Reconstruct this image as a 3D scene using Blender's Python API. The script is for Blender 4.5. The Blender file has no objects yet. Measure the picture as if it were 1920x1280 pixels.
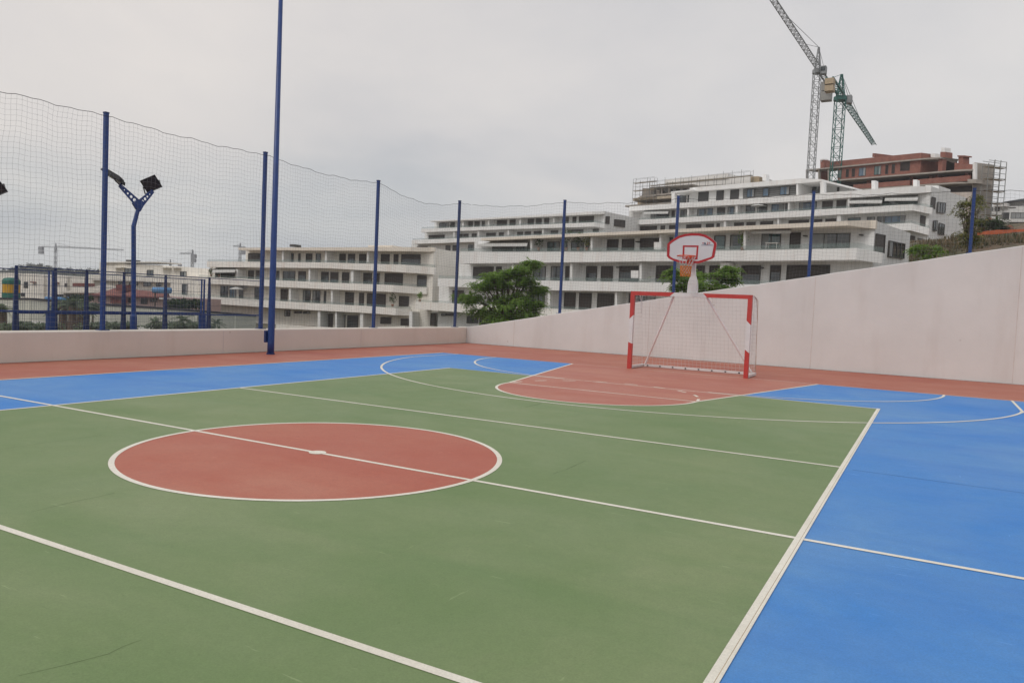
import bpy, bmesh, math, random
from mathutils import Vector, Matrix, noise as mnoise
random.seed(7)
R = math.radians
scene = bpy.context.scene
COL = scene.collection

# ------------------------------------------------------------------ camera
CF, CP, CR, CY = 1418.56, 0.0496, 0.0444, 0.5043       # focal px (1920 wide), pitch, roll, yaw
CLOC = Vector((5.2133, -5.5761, 1.5528))
FWD = Vector((-math.sin(CY)*math.cos(CP), math.cos(CY)*math.cos(CP), -math.sin(CP)))
_R0 = Vector((math.cos(CY), math.sin(CY), 0)); _U0 = _R0.cross(FWD)
RGT = math.cos(CR)*_R0 + math.sin(CR)*_U0
UPV = -math.sin(CR)*_R0 + math.cos(CR)*_U0
cam_d = bpy.data.cameras.new('camera'); cam = bpy.data.objects.new('camera', cam_d); COL.objects.link(cam)
cam_d.sensor_fit = 'HORIZONTAL'; cam_d.sensor_width = 36.0; cam_d.lens = CF/1920*36
cam_d.clip_start = 0.05; cam_d.clip_end = 8000
M = Matrix.Identity(4)
for i in range(3):
    M[i][0] = RGT[i]; M[i][1] = UPV[i]; M[i][2] = -FWD[i]; M[i][3] = CLOC[i]
cam.matrix_world = M
scene.camera = cam

# ------------------------------------------------------------------ world, sun, exposure
SUN_EL, SUN_AZ = R(48), R(200)      # azimuth measured like the sky texture
world = bpy.data.worlds.new('World'); scene.world = world; world.use_nodes = True
nt = world.node_tree; nt.nodes.clear()
def N(t, ty, **kw):
    n = t.nodes.new(ty)
    for k, v in kw.items(): setattr(n, k, v)
    return n
wo = N(nt, 'ShaderNodeOutputWorld'); mixs = N(nt, 'ShaderNodeMixShader'); mixs.inputs[0].default_value = 0.93
sky = N(nt, 'ShaderNodeTexSky', sky_type='NISHITA'); sky.sun_disc = False
sky.sun_elevation = SUN_EL; sky.sun_rotation = SUN_AZ; sky.air_density = 1.5; sky.dust_density = 3
bg1 = N(nt, 'ShaderNodeBackground'); bg1.inputs[1].default_value = 0.1
nt.links.new(sky.outputs[0], bg1.inputs[0])
bg2 = N(nt, 'ShaderNodeBackground'); bg2.inputs[1].default_value = 1.0
tc = N(nt, 'ShaderNodeTexCoord')
sepd = N(nt, 'ShaderNodeSeparateXYZ'); nt.links.new(tc.outputs['Generated'], sepd.inputs[0])
# cloud deck: project the direction on a high plane so clouds flatten toward the horizon
addz = N(nt, 'ShaderNodeMath', operation='ADD'); addz.inputs[1].default_value = 0.16
mx = N(nt, 'ShaderNodeMath', operation='MAXIMUM'); mx.inputs[1].default_value = 0.02
nt.links.new(sepd.outputs[2], mx.inputs[0]); nt.links.new(mx.outputs[0], addz.inputs[0])
dx = N(nt, 'ShaderNodeMath', operation='DIVIDE'); dy = N(nt, 'ShaderNodeMath', operation='DIVIDE')
nt.links.new(sepd.outputs[0], dx.inputs[0]); nt.links.new(addz.outputs[0], dx.inputs[1])
nt.links.new(sepd.outputs[1], dy.inputs[0]); nt.links.new(addz.outputs[0], dy.inputs[1])
cmb = N(nt, 'ShaderNodeCombineXYZ'); nt.links.new(dx.outputs[0], cmb.inputs[0]); nt.links.new(dy.outputs[0], cmb.inputs[1])
nz = N(nt, 'ShaderNodeTexNoise'); nz.inputs['Scale'].default_value = 0.62; nz.inputs['Detail'].default_value = 7; nz.inputs['Roughness'].default_value = 0.52
nz.inputs['Distortion'].default_value = 0.35
nt.links.new(cmb.outputs[0], nz.inputs['Vector'])
ramp = N(nt, 'ShaderNodeValToRGB')
nt.links.new(nz.outputs[0], ramp.inputs[0])
cr = ramp.color_ramp; cr.elements[0].position = 0.34; cr.elements[0].color = (0.535, 0.548, 0.575, 1)
cr.elements[1].position = 0.66; cr.elements[1].color = (0.715, 0.70, 0.685, 1)
# elevation gradient
er = N(nt, 'ShaderNodeValToRGB'); nt.links.new(sepd.outputs[2], er.inputs[0])
ee = er.color_ramp; ee.elements[0].position = 0.0; ee.elements[0].color = (0.93, 0.955, 0.97, 1)
ee.elements[1].position = 0.36; ee.elements[1].color = (1.0, 0.995, 0.99, 1)
e2 = ee.elements.new(0.15); e2.color = (0.985, 0.985, 0.985, 1)
e3 = ee.elements.new(0.9); e3.color = (1.12, 1.12, 1.12, 1)
mulc = N(nt, 'ShaderNodeMix', data_type='RGBA', blend_type='MULTIPLY'); mulc.inputs[0].default_value = 1
nt.links.new(ramp.outputs[0], mulc.inputs[6]); nt.links.new(er.outputs[0], mulc.inputs[7])
dotn = N(nt, 'ShaderNodeVectorMath', operation='DOT_PRODUCT'); nt.links.new(tc.outputs['Generated'], dotn.inputs[0]); dotn.inputs[1].default_value = (-0.95, 0.05, 0.3)
wr = N(nt, 'ShaderNodeValToRGB'); mpr = N(nt, 'ShaderNodeMapRange'); mpr.inputs[1].default_value = -.4; mpr.inputs[2].default_value = 1.0
nt.links.new(dotn.outputs['Value'], mpr.inputs[0]); nt.links.new(mpr.outputs[0], wr.inputs[0])
wr.color_ramp.elements[0].color = (.97, .975, .99, 1); wr.color_ramp.elements[1].color = (1.07, 1.02, .985, 1)
mw = N(nt, 'ShaderNodeMix', data_type='RGBA', blend_type='MULTIPLY'); mw.inputs[0].default_value = 1
nt.links.new(mulc.outputs[2], mw.inputs[6]); nt.links.new(wr.outputs[0], mw.inputs[7]); # grey-blue bank low on the left of the sky
def mr(src, a, b):
    n = N(nt, 'ShaderNodeMapRange', interpolation_type='SMOOTHSTEP'); n.inputs[1].default_value = a; n.inputs[2].default_value = b; nt.links.new(src, n.inputs[0]); return n.outputs[0]
wob = N(nt, 'ShaderNodeMath', operation='MULTIPLY_ADD'); nt.links.new(nz.outputs[0], wob.inputs[0]); wob.inputs[1].default_value = .22; nt.links.new(sepd.outputs[2], wob.inputs[2])
mA, mB = mr(dotn.outputs['Value'], .38, .72), mr(wob.outputs[0], .31, .20)
mC = N(nt, 'ShaderNodeMath', operation='MULTIPLY'); nt.links.new(mA, mC.inputs[0]); nt.links.new(mB, mC.inputs[1])
mz = N(nt, 'ShaderNodeMix', data_type='RGBA', blend_type='MULTIPLY'); nt.links.new(mC.outputs[0], mz.inputs[0]); nt.links.new(mw.outputs[2], mz.inputs[6]); mz.inputs[7].default_value = (.84, .89, .92, 1)
nt.links.new(mz.outputs[2], bg2.inputs[0])
nt.links.new(bg1.outputs[0], mixs.inputs[1]); nt.links.new(bg2.outputs[0], mixs.inputs[2]); nt.links.new(mixs.outputs[0], wo.inputs[0])

sl = bpy.data.lights.new('sun', 'SUN'); sl.energy = 0.9; sl.angle = R(18); sl.color = (1, 0.97, 0.93)
so = bpy.data.objects.new('sun', sl); COL.objects.link(so)
# sun behind the camera's right shoulder
sd = Vector((math.sin(SUN_AZ)*math.cos(SUN_EL), math.cos(SUN_AZ)*math.cos(SUN_EL), math.sin(SUN_EL)))
so.rotation_euler = sd.to_track_quat('Z', 'Y').to_euler(); so.location = (0, 0, 60)
vs = scene.view_settings; vs.view_transform = 'Standard'; vs.look = 'None'; vs.exposure = 0.16; vs.gamma = 1
scene.cycles.max_bounces = 6; scene.cycles.transparent_max_bounces = 16; scene.cycles.caustics_reflective = False

# ------------------------------------------------------------------ measuring helpers
def ray(x, y): return FWD*CF + RGT*(x-960) - UPV*(y-640)
def P(x, y, z): return CLOC + ray(x, y)*(z/CF)              # point at camera depth z
def onZ(x, y, zz=0.0):
    d = ray(x, y); return CLOC + d*((zz-CLOC.z)/d.z)
def onX(x, y, X):
    d = ray(x, y); return CLOC + d*((X-CLOC.x)/d.x)
def onY(x, y, Y):
    d = ray(x, y); return CLOC + d*((Y-CLOC.y)/d.y)
def hor(x): return 569.55 + (x-960)*0.04443
def HZ(x, y, z): return P(x, y, z).z
def Ln(xa, ya, xb, yb): return lambda x: ya + (yb-ya)*(x-xa)/(xb-xa)
class Plane:
    """vertical facade plane, through the ground positions seen at image columns xa, xb at depths za, zb"""
    def __init__(s, xa, za, xb, zb, pts=None):
        if pts: A, B = pts
        else: A, B = P(xa, 560, za), P(xb, 560, zb)
        s.A = Vector((A.x, A.y, 0)); s.B = Vector((B.x, B.y, 0))
        s.t = (s.B-s.A).normalized()
        s.n = Vector((s.t.y, -s.t.x, 0))
        if (CLOC-s.A).dot(s.n) < 0: s.n = -s.n
    def at(s, x, y, off=0.0):
        d = ray(x, y); A = s.A + s.n*off
        k = (A-CLOC).dot(s.n)/d.dot(s.n)
        return CLOC + d*k
    def side(s, x, y):
        """plane perpendicular to this one through the corner seen at x,y"""
        c = s.at(x, y); return Plane(0, 0, 0, 0, pts=(c, c - s.n))

# ------------------------------------------------------------------ materials
MATS = {}
def mat(name, col, rough=0.7, var=0.0, scale=1.0, spec=0.3, metal=0.0, col2=None, bump=0.0, bscale=40, detail=5, alpha=1.0, coord='Object'):
    if name in MATS: return MATS[name]
    m = bpy.data.materials.new(name); m.use_nodes = True; t = m.node_tree
    b = t.nodes['Principled BSDF']; b.inputs['Roughness'].default_value = rough
    b.inputs['Specular IOR Level'].default_value = spec; b.inputs['Metallic'].default_value = metal
    c2 = col2 or tuple(min(1, c*(1+var)) for c in col); c1 = col if col2 else tuple(c*(1-var) for c in col)
    tcn = N(t, 'ShaderNodeTexCoord')
    nz = N(t, 'ShaderNodeTexNoise'); nz.inputs['Scale'].default_value = scale; nz.inputs['Detail'].default_value = detail; nz.inputs['Roughness'].default_value = 0.6
    t.links.new(tcn.outputs[coord], nz.inputs['Vector'])
    rp = N(t, 'ShaderNodeValToRGB'); rp.color_ramp.elements[0].position = 0.32; rp.color_ramp.elements[1].position = 0.68
    rp.color_ramp.elements[0].color = (*c1, 1); rp.color_ramp.elements[1].color = (*c2, 1)
    t.links.new(nz.outputs[0], rp.inputs[0]); t.links.new(rp.outputs[0], b.inputs['Base Color'])
    if bump:
        n2 = N(t, 'ShaderNodeTexNoise'); n2.inputs['Scale'].default_value = bscale; n2.inputs['Detail'].default_value = 4
        t.links.new(tcn.outputs[coord], n2.inputs['Vector'])
        bp = N(t, 'ShaderNodeBump'); bp.inputs['Strength'].default_value = bump; bp.inputs['Distance'].default_value = 0.02
        t.links.new(n2.outputs[0], bp.inputs['Height']); t.links.new(bp.outputs[0], b.inputs['Normal'])
    if alpha < 1: b.inputs['Alpha'].default_value = alpha
    MATS[name] = m; return m

def court_mat(name, base, light, dark, rough=0.62, patch=None, wear=None):
    """painted acrylic on concrete: cloudy wear, fine grain, squeegee streaks, small scuffs"""
    m = bpy.data.materials.new(name); m.use_nodes = True; t = m.node_tree; L = t.links.new
    b = t.nodes['Principled BSDF']; b.inputs['Specular IOR Level'].default_value = 0.6
    tcn = N(t, 'ShaderNodeTexCoord')
    def noise(scale, det=5, rough_=0.6, sc=(1, 1, 1), rot=0.0, dist=0.0):
        mp = N(t, 'ShaderNodeMapping'); mp.inputs['Scale'].default_value = sc; mp.inputs['Rotation'].default_value = (0, 0, rot)
        L(tcn.outputs['Object'], mp.inputs[0])
        n = N(t, 'ShaderNodeTexNoise'); n.inputs['Scale'].default_value = scale; n.inputs['Detail'].default_value = det
        n.inputs['Roughness'].default_value = rough_; n.inputs['Distortion'].default_value = dist
        L(mp.outputs[0], n.inputs['Vector']); return n.outputs[0]
    def ramp(src, p0, p1, c0, c1):
        r = N(t, 'ShaderNodeValToRGB'); r.color_ramp.elements[0].position = p0; r.color_ramp.elements[1].position = p1
        r.color_ramp.elements[0].color = c0; r.color_ramp.elements[1].color = c1; L(src, r.inputs[0]); return r.outputs[0]
    def mix(fac, a, bb, mode='MIX'):
        mm = N(t, 'ShaderNodeMix', data_type='RGBA', blend_type=mode)
        if isinstance(fac, float): mm.inputs[0].default_value = fac
        else: L(fac, mm.inputs[0])
        for s, v in ((6, a), (7, bb)):
            if isinstance(v, tuple): mm.inputs[s].default_value = v
            else: L(v, mm.inputs[s])
        return mm.outputs[2]
    W1, K1 = (1, 1, 1, 1), (0, 0, 0, 1)
    c = mix(ramp(noise(0.35, 6, 0.62, dist=0.4), 0.36, 0.66, K1, W1), (*base, 1), (*light, 1))
    c = mix(ramp(noise(0.9, 5, 0.6, sc=(0.25, 1.6, 1), rot=0.12), 0.50, 0.78, K1, (0.6, 0.6, 0.6, 1)), c, (*dark, 1))
    c = mix(ramp(noise(3.0, 6, 0.7), 0.60, 0.85, K1, (0.5, 0.5, 0.5, 1)), c, (*light, 1))
    g = ramp(noise(95, 3, 0.6), 0.3, 0.72, (0.87, 0.87, 0.87, 1), (1.09, 1.09, 1.09, 1))
    c = mix(1.0, c, g, 'MULTIPLY')
    c = mix(1.0, c, ramp(noise(14, 5, 0.7), 0.3, 0.7, (0.95, 0.95, 0.95, 1), (1.04, 1.04, 1.04, 1)), 'MULTIPLY')
    # water marks: thin contour rings of a broad noise
    c = mix(ramp(noise(0.8, 4, 0.5), 0.497, 0.503, K1, (0.10, 0.10, 0.10, 1)), c, (*dark, 1))
    br = tuple(min(1, v*1.45+0.05) for v in light)+(1,)
    for sc_, rt, th, am in (((1, 9, 1), 0.9, .715, .42), ((1, 14, 1), -0.5, .725, .38), ((8, 1, 1), 0.25, .73, .32)):
        c = mix(ramp(noise(2.4, 3, 0.5, sc=sc_, rot=rt), th, th+.03, K1, (am, am, am, 1)), c, br)
    c = mix(ramp(noise(1.7, 3, 0.5, sc=(1, 11, 1), rot=-1.1), .735, .77, K1, (.30, .30, .30, 1)), c, tuple(v*.55 for v in dark)+(1,))
    c = mix(ramp(noise(34, 2, 0.4), .74, .78, K1, (.35, .35, .35, 1)), c, tuple(v*.6 for v in dark)+(1,))
    if patch:
        cx, cy, px_, py_, pc = patch
        mp = N(t, 'ShaderNodeMapping', vector_type='TEXTURE'); mp.inputs['Location'].default_value = (cx, cy, 0); mp.inputs['Scale'].default_value = (px_, py_, 1)
        L(tcn.outputs['Object'], mp.inputs[0]); ln = N(t, 'ShaderNodeVectorMath', operation='LENGTH'); L(mp.outputs[0], ln.inputs[0])
        ad = N(t, 'ShaderNodeMath', operation='MULTIPLY_ADD'); L(noise(2.5, 5, .65), ad.inputs[0]); ad.inputs[1].default_value = 1.6; L(ln.outputs['Value'], ad.inputs[2])
        c = mix(ramp(ad.outputs[0], 1.0/2.4, 1.9/2.4, (.55, .55, .55, 1), K1) if False else ramp(ad.outputs[0], .75, 1.0, (.45, .45, .45, 1), K1), c, (*pc, 1))
    if wear:
        c = mix(ramp(noise(22, 5, 0.75), .60, .70, K1, (.22, .22, .22, 1)), c, (*wear, 1))
        c = mix(ramp(noise(1.1, 4, 0.6), .45, .75, K1, (.22, .22, .22, 1)), c, (*wear, 1))
    L(c, b.inputs['Base Color'])
    L(ramp(noise(0.7, 5), 0.3, 0.7, (rough-0.08,)*3+(1,), (rough+0.1,)*3+(1,)), b.inputs['Roughness'])
    bp = N(t, 'ShaderNodeBump'); bp.inputs['Strength'].default_value = 0.25; bp.inputs['Distance'].default_value = 0.004
    L(noise(120, 3), bp.inputs['Height']); L(bp.outputs[0], b.inputs['Normal'])
    MATS[name] = m; return m

def slat_mat(name, col, period=0.11, rough=0.6):
    m = bpy.data.materials.new(name); m.use_nodes = True; t = m.node_tree; b = t.nodes['Principled BSDF']
    b.inputs['Roughness'].default_value = rough
    tcn = N(t, 'ShaderNodeTexCoord'); w = N(t, 'ShaderNodeTexWave', wave_type='BANDS', bands_direction='Z')
    w.inputs['Scale'].default_value = 0.314/period
    t.links.new(tcn.outputs['Object'], w.inputs['Vector'])
    rp = N(t, 'ShaderNodeValToRGB'); rp.color_ramp.elements[0].color = (*[c*0.62 for c in col], 1); rp.color_ramp.elements[1].color = (*[c*1.25 for c in col], 1)
    t.links.new(w.outputs[0], rp.inputs[0]); t.links.new(rp.outputs[0], b.inputs['Base Color'])
    MATS[name] = m; return m

def brick_mat(name, c1, c2, mortar, scale=1.0):
    m = bpy.data.materials.new(name); m.use_nodes = True; t = m.node_tree; b = t.nodes['Principled BSDF']
    b.inputs['Roughness'].default_value = 0.9
    tcn = N(t, 'ShaderNodeTexCoord'); mp = N(t, 'ShaderNodeMapping'); mp.inputs['Rotation'].default_value = (R(90), 0, R(20))
    t.links.new(tcn.outputs['Object'], mp.inputs[0])
    w = N(t, 'ShaderNodeTexBrick'); w.inputs['Scale'].default_value = scale
    w.inputs['Color1'].default_value = (*c1, 1); w.inputs['Color2'].default_value = (*c2, 1); w.inputs['Mortar'].default_value = (*mortar, 1)
    w.inputs['Mortar Size'].default_value = 0.03
    t.links.new(mp.outputs[0], w.inputs['Vector'])
    n = N(t, 'ShaderNodeTexNoise'); n.inputs['Scale'].default_value = 0.6; n.inputs['Detail'].default_value = 5
    t.links.new(tcn.outputs['Object'], n.inputs['Vector'])
    rp = N(t, 'ShaderNodeValToRGB'); rp.color_ramp.elements[0].position = .3; rp.color_ramp.elements[0].color = (.72, .72, .72, 1); rp.color_ramp.elements[1].position = .7
    t.links.new(n.outputs[0], rp.inputs[0])
    mm = N(t, 'ShaderNodeMix', data_type='RGBA', blend_type='MULTIPLY'); mm.inputs[0].default_value = 1
    t.links.new(w.outputs[0], mm.inputs[6]); t.links.new(rp.outputs[0], mm.inputs[7]); t.links.new(mm.outputs[2], b.inputs['Base Color'])
    MATS[name] = m; return m

def wall_mat(name, base, stain, rough=0.85):
    """rendered concrete: broad patches, formwork joints every 2.5 m, vertical drips, tie-hole dots"""
    m = bpy.data.materials.new(name); m.use_nodes = True; t = m.node_tree; L = t.links.new
    b = t.nodes['Principled BSDF']; b.inputs['Roughness'].default_value = rough; b.inputs['Specular IOR Level'].default_value = 0.2
    tcn = N(t, 'ShaderNodeTexCoord')
    def noise(scale, det, sc):
        mp = N(t, 'ShaderNodeMapping'); mp.inputs['Scale'].default_value = sc; L(tcn.outputs['Object'], mp.inputs[0])
        n = N(t, 'ShaderNodeTexNoise'); n.inputs['Scale'].default_value = scale; n.inputs['Detail'].default_value = det; n.inputs['Roughness'].default_value = 0.62
        L(mp.outputs[0], n.inputs['Vector']); return n.outputs[0]
    def rmp(s, p0, p1, c0, c1):
        r = N(t, 'ShaderNodeValToRGB'); r.color_ramp.elements[0].position = p0; r.color_ramp.elements[1].position = p1
        r.color_ramp.elements[0].color = c0; r.color_ramp.elements[1].color = c1; L(s, r.inputs[0]); return r.outputs[0]
    def mul(a, bb):
        mm = N(t, 'ShaderNodeMix', data_type='RGBA', blend_type='MULTIPLY'); mm.inputs[0].default_value = 1; L(a, mm.inputs[6]); L(bb, mm.inputs[7]); return mm.outputs[2]
    c = rmp(noise(0.5, 6, (1, 1, 1)), 0.3, 0.7, (*[v*0.93 for v in base], 1), (*[v*1.05 for v in base], 1))
    c = mul(c, rmp(noise(1.6, 5, (1, 1, 0.16)), 0.28, 0.5, (*stain, 1), (1, 1, 1, 1)))
    c = mul(c, rmp(noise(60, 2, (1, 1, 1)), 0.3, 0.7, (.95, .95, .95, 1), (1.03, 1.03, 1.03, 1)))
    vo = N(t, 'ShaderNodeTexVoronoi'); vo.inputs['Scale'].default_value = 1.1; L(tcn.outputs['Object'], vo.inputs['Vector'])
    c = mul(c, rmp(vo.outputs['Distance'], 0.018, 0.035, (.72, .68, .66, 1), (1, 1, 1, 1)))
    L(c, b.inputs['Base Color'])
    bp = N(t, 'ShaderNodeBump'); bp.inputs['Strength'].default_value = 0.3; bp.inputs['Distance'].default_value = 0.01
    L(noise(9, 5, (1, 1, 1)), bp.inputs['Height']); L(bp.outputs[0], b.inputs['Normal'])
    MATS[name] = m; return m

white_wall = wall_mat('white_render', (0.80, 0.80, 0.785), (0.88, 0.87, 0.85))
cream_wall = wall_mat('cream_render', (0.80, 0.765, 0.70), (0.88, 0.86, 0.82))
beige_trim = mat('beige_roof_edge', (0.76, 0.69, 0.60), 0.85, 0.06, 0.6)
white_trim = wall_mat('white_parapet', (0.84, 0.835, 0.82), (0.93, 0.89, 0.87))
warm_trim = wall_mat('warm_parapet', (0.84, 0.81, 0.76), (0.93, 0.87, 0.84))
dark_frame = mat('dark_frame', (0.07, 0.065, 0.06), 0.5, 0.1, 2)
shutter = slat_mat('brown_shutter', (0.062, 0.052, 0.047))
grey_shutter = slat_mat('grey_shutter', (0.06, 0.06, 0.06), 0.14)
def glass_mat(name, col, rough=0.08):
    m = mat(name, col, rough, 0.35, 0.35, spec=0.9); return m
glass_dark = glass_mat('dark_window_glass', (0.035, 0.045, 0.05))
glass_blue = glass_mat('blue_window_glass', (0.07, 0.13, 0.20))
glass_teal = glass_mat('teal_window_glass', (0.05, 0.10, 0.10))
rail_glass = mat('railing_glass', (0.25, 0.33, 0.31), 0.1, 0.1, 1, spec=0.4, alpha=0.20)
awning_m = mat('awning_cloth', (0.62, 0.62, 0.60), 0.8, 0.05, 2)
soil_dark = mat('dark_coping', (0.05, 0.05, 0.055), 0.8, 0.2, 3)
blue_steel = mat('blue_paint_steel', (0.011, 0.045, 0.19), 0.38, 0.12, 6, spec=0.5)
navy_steel = mat('navy_paint_steel', (0.014, 0.035, 0.13), 0.45, 0.15, 6, spec=0.5)
net_m = mat('net_cord', (0.20, 0.21, 0.21), 0.9, 0.3, 3)
white_net_m = mat('white_net_cord', (0.60, 0.60, 0.58), 0.9, 0.1, 3)
rope_m = mat('dark_rope', (0.05, 0.05, 0.05), 0.9, 0.2, 3)
goal_red = mat('goal_red', (0.50, 0.052, 0.045), 0.45, 0.10, 7, spec=0.45)
goal_white = mat('goal_white', (0.70, 0.69, 0.68), 0.5, 0.06, 6)
board_white = mat('board_white', (0.60, 0.60, 0.62), 0.35, 0.04, 2)
orange_m = mat('orange_net', (0.62, 0.20, 0.05), 0.8, 0.2, 20)
ring_m = mat('ring_orange_red', (0.62, 0.085, 0.035), 0.4, 0.1, 8)
black_m = mat('floodlight_black', (0.022, 0.022, 0.024), 0.45, 0.2, 10)
lamp_glass = mat('lamp_glass', (0.035, 0.035, 0.038), 0.25, 0.1, 5)
brick = brick_mat('red_brick', (0.34, 0.10, 0.065), (0.26, 0.075, 0.05), (0.33, 0.22, 0.18), 1.6)
concrete = mat('raw_concrete', (0.40, 0.36, 0.32), 0.9, 0.15, 0.8)
tan_block = mat('ballast_tan', (0.42, 0.33, 0.22), 0.85, 0.12, 2)
crane_grey = mat('crane_grey', (0.26, 0.27, 0.275), 0.6, 0.2, 1)
crane_green = mat('crane_green', (0.035, 0.14, 0.12), 0.6, 0.2, 1)
crane_far = mat('crane_far_grey', (0.30, 0.31, 0.33), 0.7, 0.1, 1)
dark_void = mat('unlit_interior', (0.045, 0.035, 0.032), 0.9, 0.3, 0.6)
scaf_m = mat('scaffold_steel', (0.22, 0.22, 0.21), 0.6, 0.2, 2)
plank_m = mat('scaffold_plank', (0.46, 0.39, 0.30), 0.9, 0.2, 1)
roof_tile = mat('red_roof_tile', (0.21, 0.085, 0.07), 0.9, 0.25, 1.5)
pink_wall = mat('pink_render', (0.46, 0.33, 0.30), 0.9, 0.08, 0.6)
pale_tile = mat('pale_roof_tile', (0.46, 0.42, 0.36), 0.9, 0.15, 1.5)
slate_roof = mat('slate_roof', (0.12, 0.13, 0.14), 0.7, 0.2, 1)
bark = mat('bark', (0.13, 0.10, 0.075), 0.95, 0.3, 6, bump=0.5, bscale=25)
green_plastic = mat('green_plastic', (0.03, 0.15, 0.11), 0.6, 0.1, 2)
yellow_plastic = mat('yellow_plastic', (0.55, 0.31, 0.03), 0.6, 0.1, 2)
blue_tarp = mat('blue_tarp', (0.13, 0.29, 0.52), 0.7, 0.15, 2)

def leaf_mat(name, c1, c2, trans=0.25):
    m = bpy.data.materials.new(name); m.use_nodes = True; t = m.node_tree
    b = t.nodes['Principled BSDF']; b.inputs['Roughness'].default_value = 0.6; b.inputs['Specular IOR Level'].default_value = 0.25
    g = N(t, 'ShaderNodeNewGeometry'); rp = N(t, 'ShaderNodeValToRGB')
    rp.color_ramp.elements[0].color = (*c1, 1); rp.color_ramp.elements[1].color = (*c2, 1)
    t.links.new(g.outputs['Random Per Island'], rp.inputs[0]); t.links.new(rp.outputs[0], b.inputs['Base Color'])
    tr = N(t, 'ShaderNodeBsdfTranslucent'); t.links.new(rp.outputs[0], tr.inputs[0])
    ms = N(t, 'ShaderNodeMixShader'); ms.inputs[0].default_value = trans
    t.links.new(b.outputs[0], ms.inputs[1]); t.links.new(tr.outputs[0], ms.inputs[2])
    t.links.new(ms.outputs[0], t.nodes['Material Output'].inputs[0])
    MATS[name] = m; return m
leaf_bright = leaf_mat('leaf_feathery', (0.08, 0.18, 0.03), (0.26, 0.39, 0.07), 0.45)
leaf_yellow = leaf_mat('leaf_yellowing', (0.08, 0.12, 0.03), (0.30, 0.28, 0.07))
leaf_dark = leaf_mat('leaf_dark', (0.03, 0.06, 0.02), (0.08, 0.12, 0.04))
leaf_grey = leaf_mat('leaf_grey', (0.12, 0.16, 0.10), (0.26, 0.31, 0.22), 0.35)
leaf_far = leaf_mat('leaf_far', (0.05, 0.065, 0.055), (0.10, 0.12, 0.10), 0.1)

# ------------------------------------------------------------------ mesh helpers
class MB:
    def __init__(s): s.v = []; s.f = []; s.m = []
    def poly(s, pts, mi=0):
        k = len(s.v); s.v += [tuple(p) for p in pts]; s.f.append(tuple(range(k, k+len(pts)))); s.m.append(mi)
    def prism(s, a, b, mi=0, mside=None):
        """two matching loops a (front) and b (back)"""
        n = len(a); k = len(s.v); s.v += [tuple(p) for p in a] + [tuple(p) for p in b]
        s.f.append(tuple(range(k, k+n))); s.m.append(mi)
        s.f.append(tuple(range(k+2*n-1, k+n-1, -1))); s.m.append(mi)
        for i in range(n):
            j = (i+1) % n; s.f.append((k+j, k+i, k+n+i, k+n+j)); s.m.append(mi if mside is None else mside)
    def box(s, lo, hi, mi=0):
        x0, y0, z0 = lo; x1, y1, z1 = hi
        s.prism([(x0, y0, z0), (x1, y0, z0), (x1, y0, z1), (x0, y0, z1)], [(x0, y1, z0), (x1, y1, z0), (x1, y1, z1), (x0, y1, z1)], mi)
    def bar(s, A, B, w, h=None, mi=0, up=Vector((0, 0, 1)), w2=None, h2=None):
        A, B = Vector(A), Vector(B); h = h or w; w2 = w2 or w; h2 = h2 or (w2 if h == w else h)
        d = (B-A).normalized(); x = d.cross(up)
        if x.length < 1e-4: x = d.cross(Vector((0, 1, 0)))
        x.normalize(); y = x.cross(d)
        ca = [A+x*w/2*i+y*h/2*j for i, j in ((-1, -1), (1, -1), (1, 1), (-1, 1))]
        cb = [B+x*w2/2*i+y*h2/2*j for i, j in ((-1, -1), (1, -1), (1, 1), (-1, 1))]
        s.prism(ca, cb, mi)
    def tube(s, pts, r, n=8, mi=0, cap=True):
        pts = [Vector(p) for p in pts]; rr = r if isinstance(r, (list, tuple)) else [r]*len(pts); k = len(s.v)
        vert = abs((pts[-1]-pts[0]).normalized().z) > .8
        for i, p in enumerate(pts):
            d = (pts[min(i+1, len(pts)-1)]-pts[max(i-1, 0)]).normalized()
            x = d.cross(Vector((0, 1, 0))) if vert else d.cross(Vector((0, 0, 1)))
            if x.length < 1e-3: x = d.cross(Vector((0.3, 1, 0)))
            x.normalize(); y = x.cross(d)
            for a in range(n):
                q = p + (x*math.cos(2*math.pi*a/n)+y*math.sin(2*math.pi*a/n))*rr[i]; s.v.append(tuple(q))
        for i in range(len(pts)-1):
            for a in range(n):
                b = (a+1) % n
                s.f.append((k+i*n+a, k+i*n+b, k+(i+1)*n+b, k+(i+1)*n+a)); s.m.append(mi)
        if cap:
            s.f.append(tuple(k+a for a in range(n-1, -1, -1))); s.m.append(mi)
            e = k+(len(pts)-1)*n; s.f.append(tuple(e+a for a in range(n))); s.m.append(mi)
    def build(s, name, mats, parent=None, smooth=False, fix=True):
        me = bpy.data.meshes.new(name); me.from_pydata(s.v, [], s.f)
        if not isinstance(mats, (list, tuple)): mats = [mats]
        for m in mats: me.materials.append(m)
        if len(mats) > 1: me.polygons.foreach_set('material_index', s.m)
        if fix and len(s.f) < 40000:
            bm = bmesh.new(); bm.from_mesh(me); bmesh.ops.recalc_face_normals(bm, faces=bm.faces); bm.to_mesh(me); bm.free()
        if smooth: me.polygons.foreach_set('use_smooth', [True]*len(me.polygons))
        me.update()
        o = bpy.data.objects.new(name, me); COL.objects.link(o)
        if parent is not None:
            o.parent = parent
            g = parent
            off = Vector((0, 0, 0))
            while g is not None: off += Vector(g.location); g = g.parent
            me.transform(Matrix.Translation(-off))
        return o
def bevel(o, w=0.01, seg=2):
    b = o.modifiers.new('bevel', 'BEVEL'); b.width = w; b.segments = seg; b.limit_method = 'ANGLE'; b.angle_limit = R(40); return o
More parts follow.
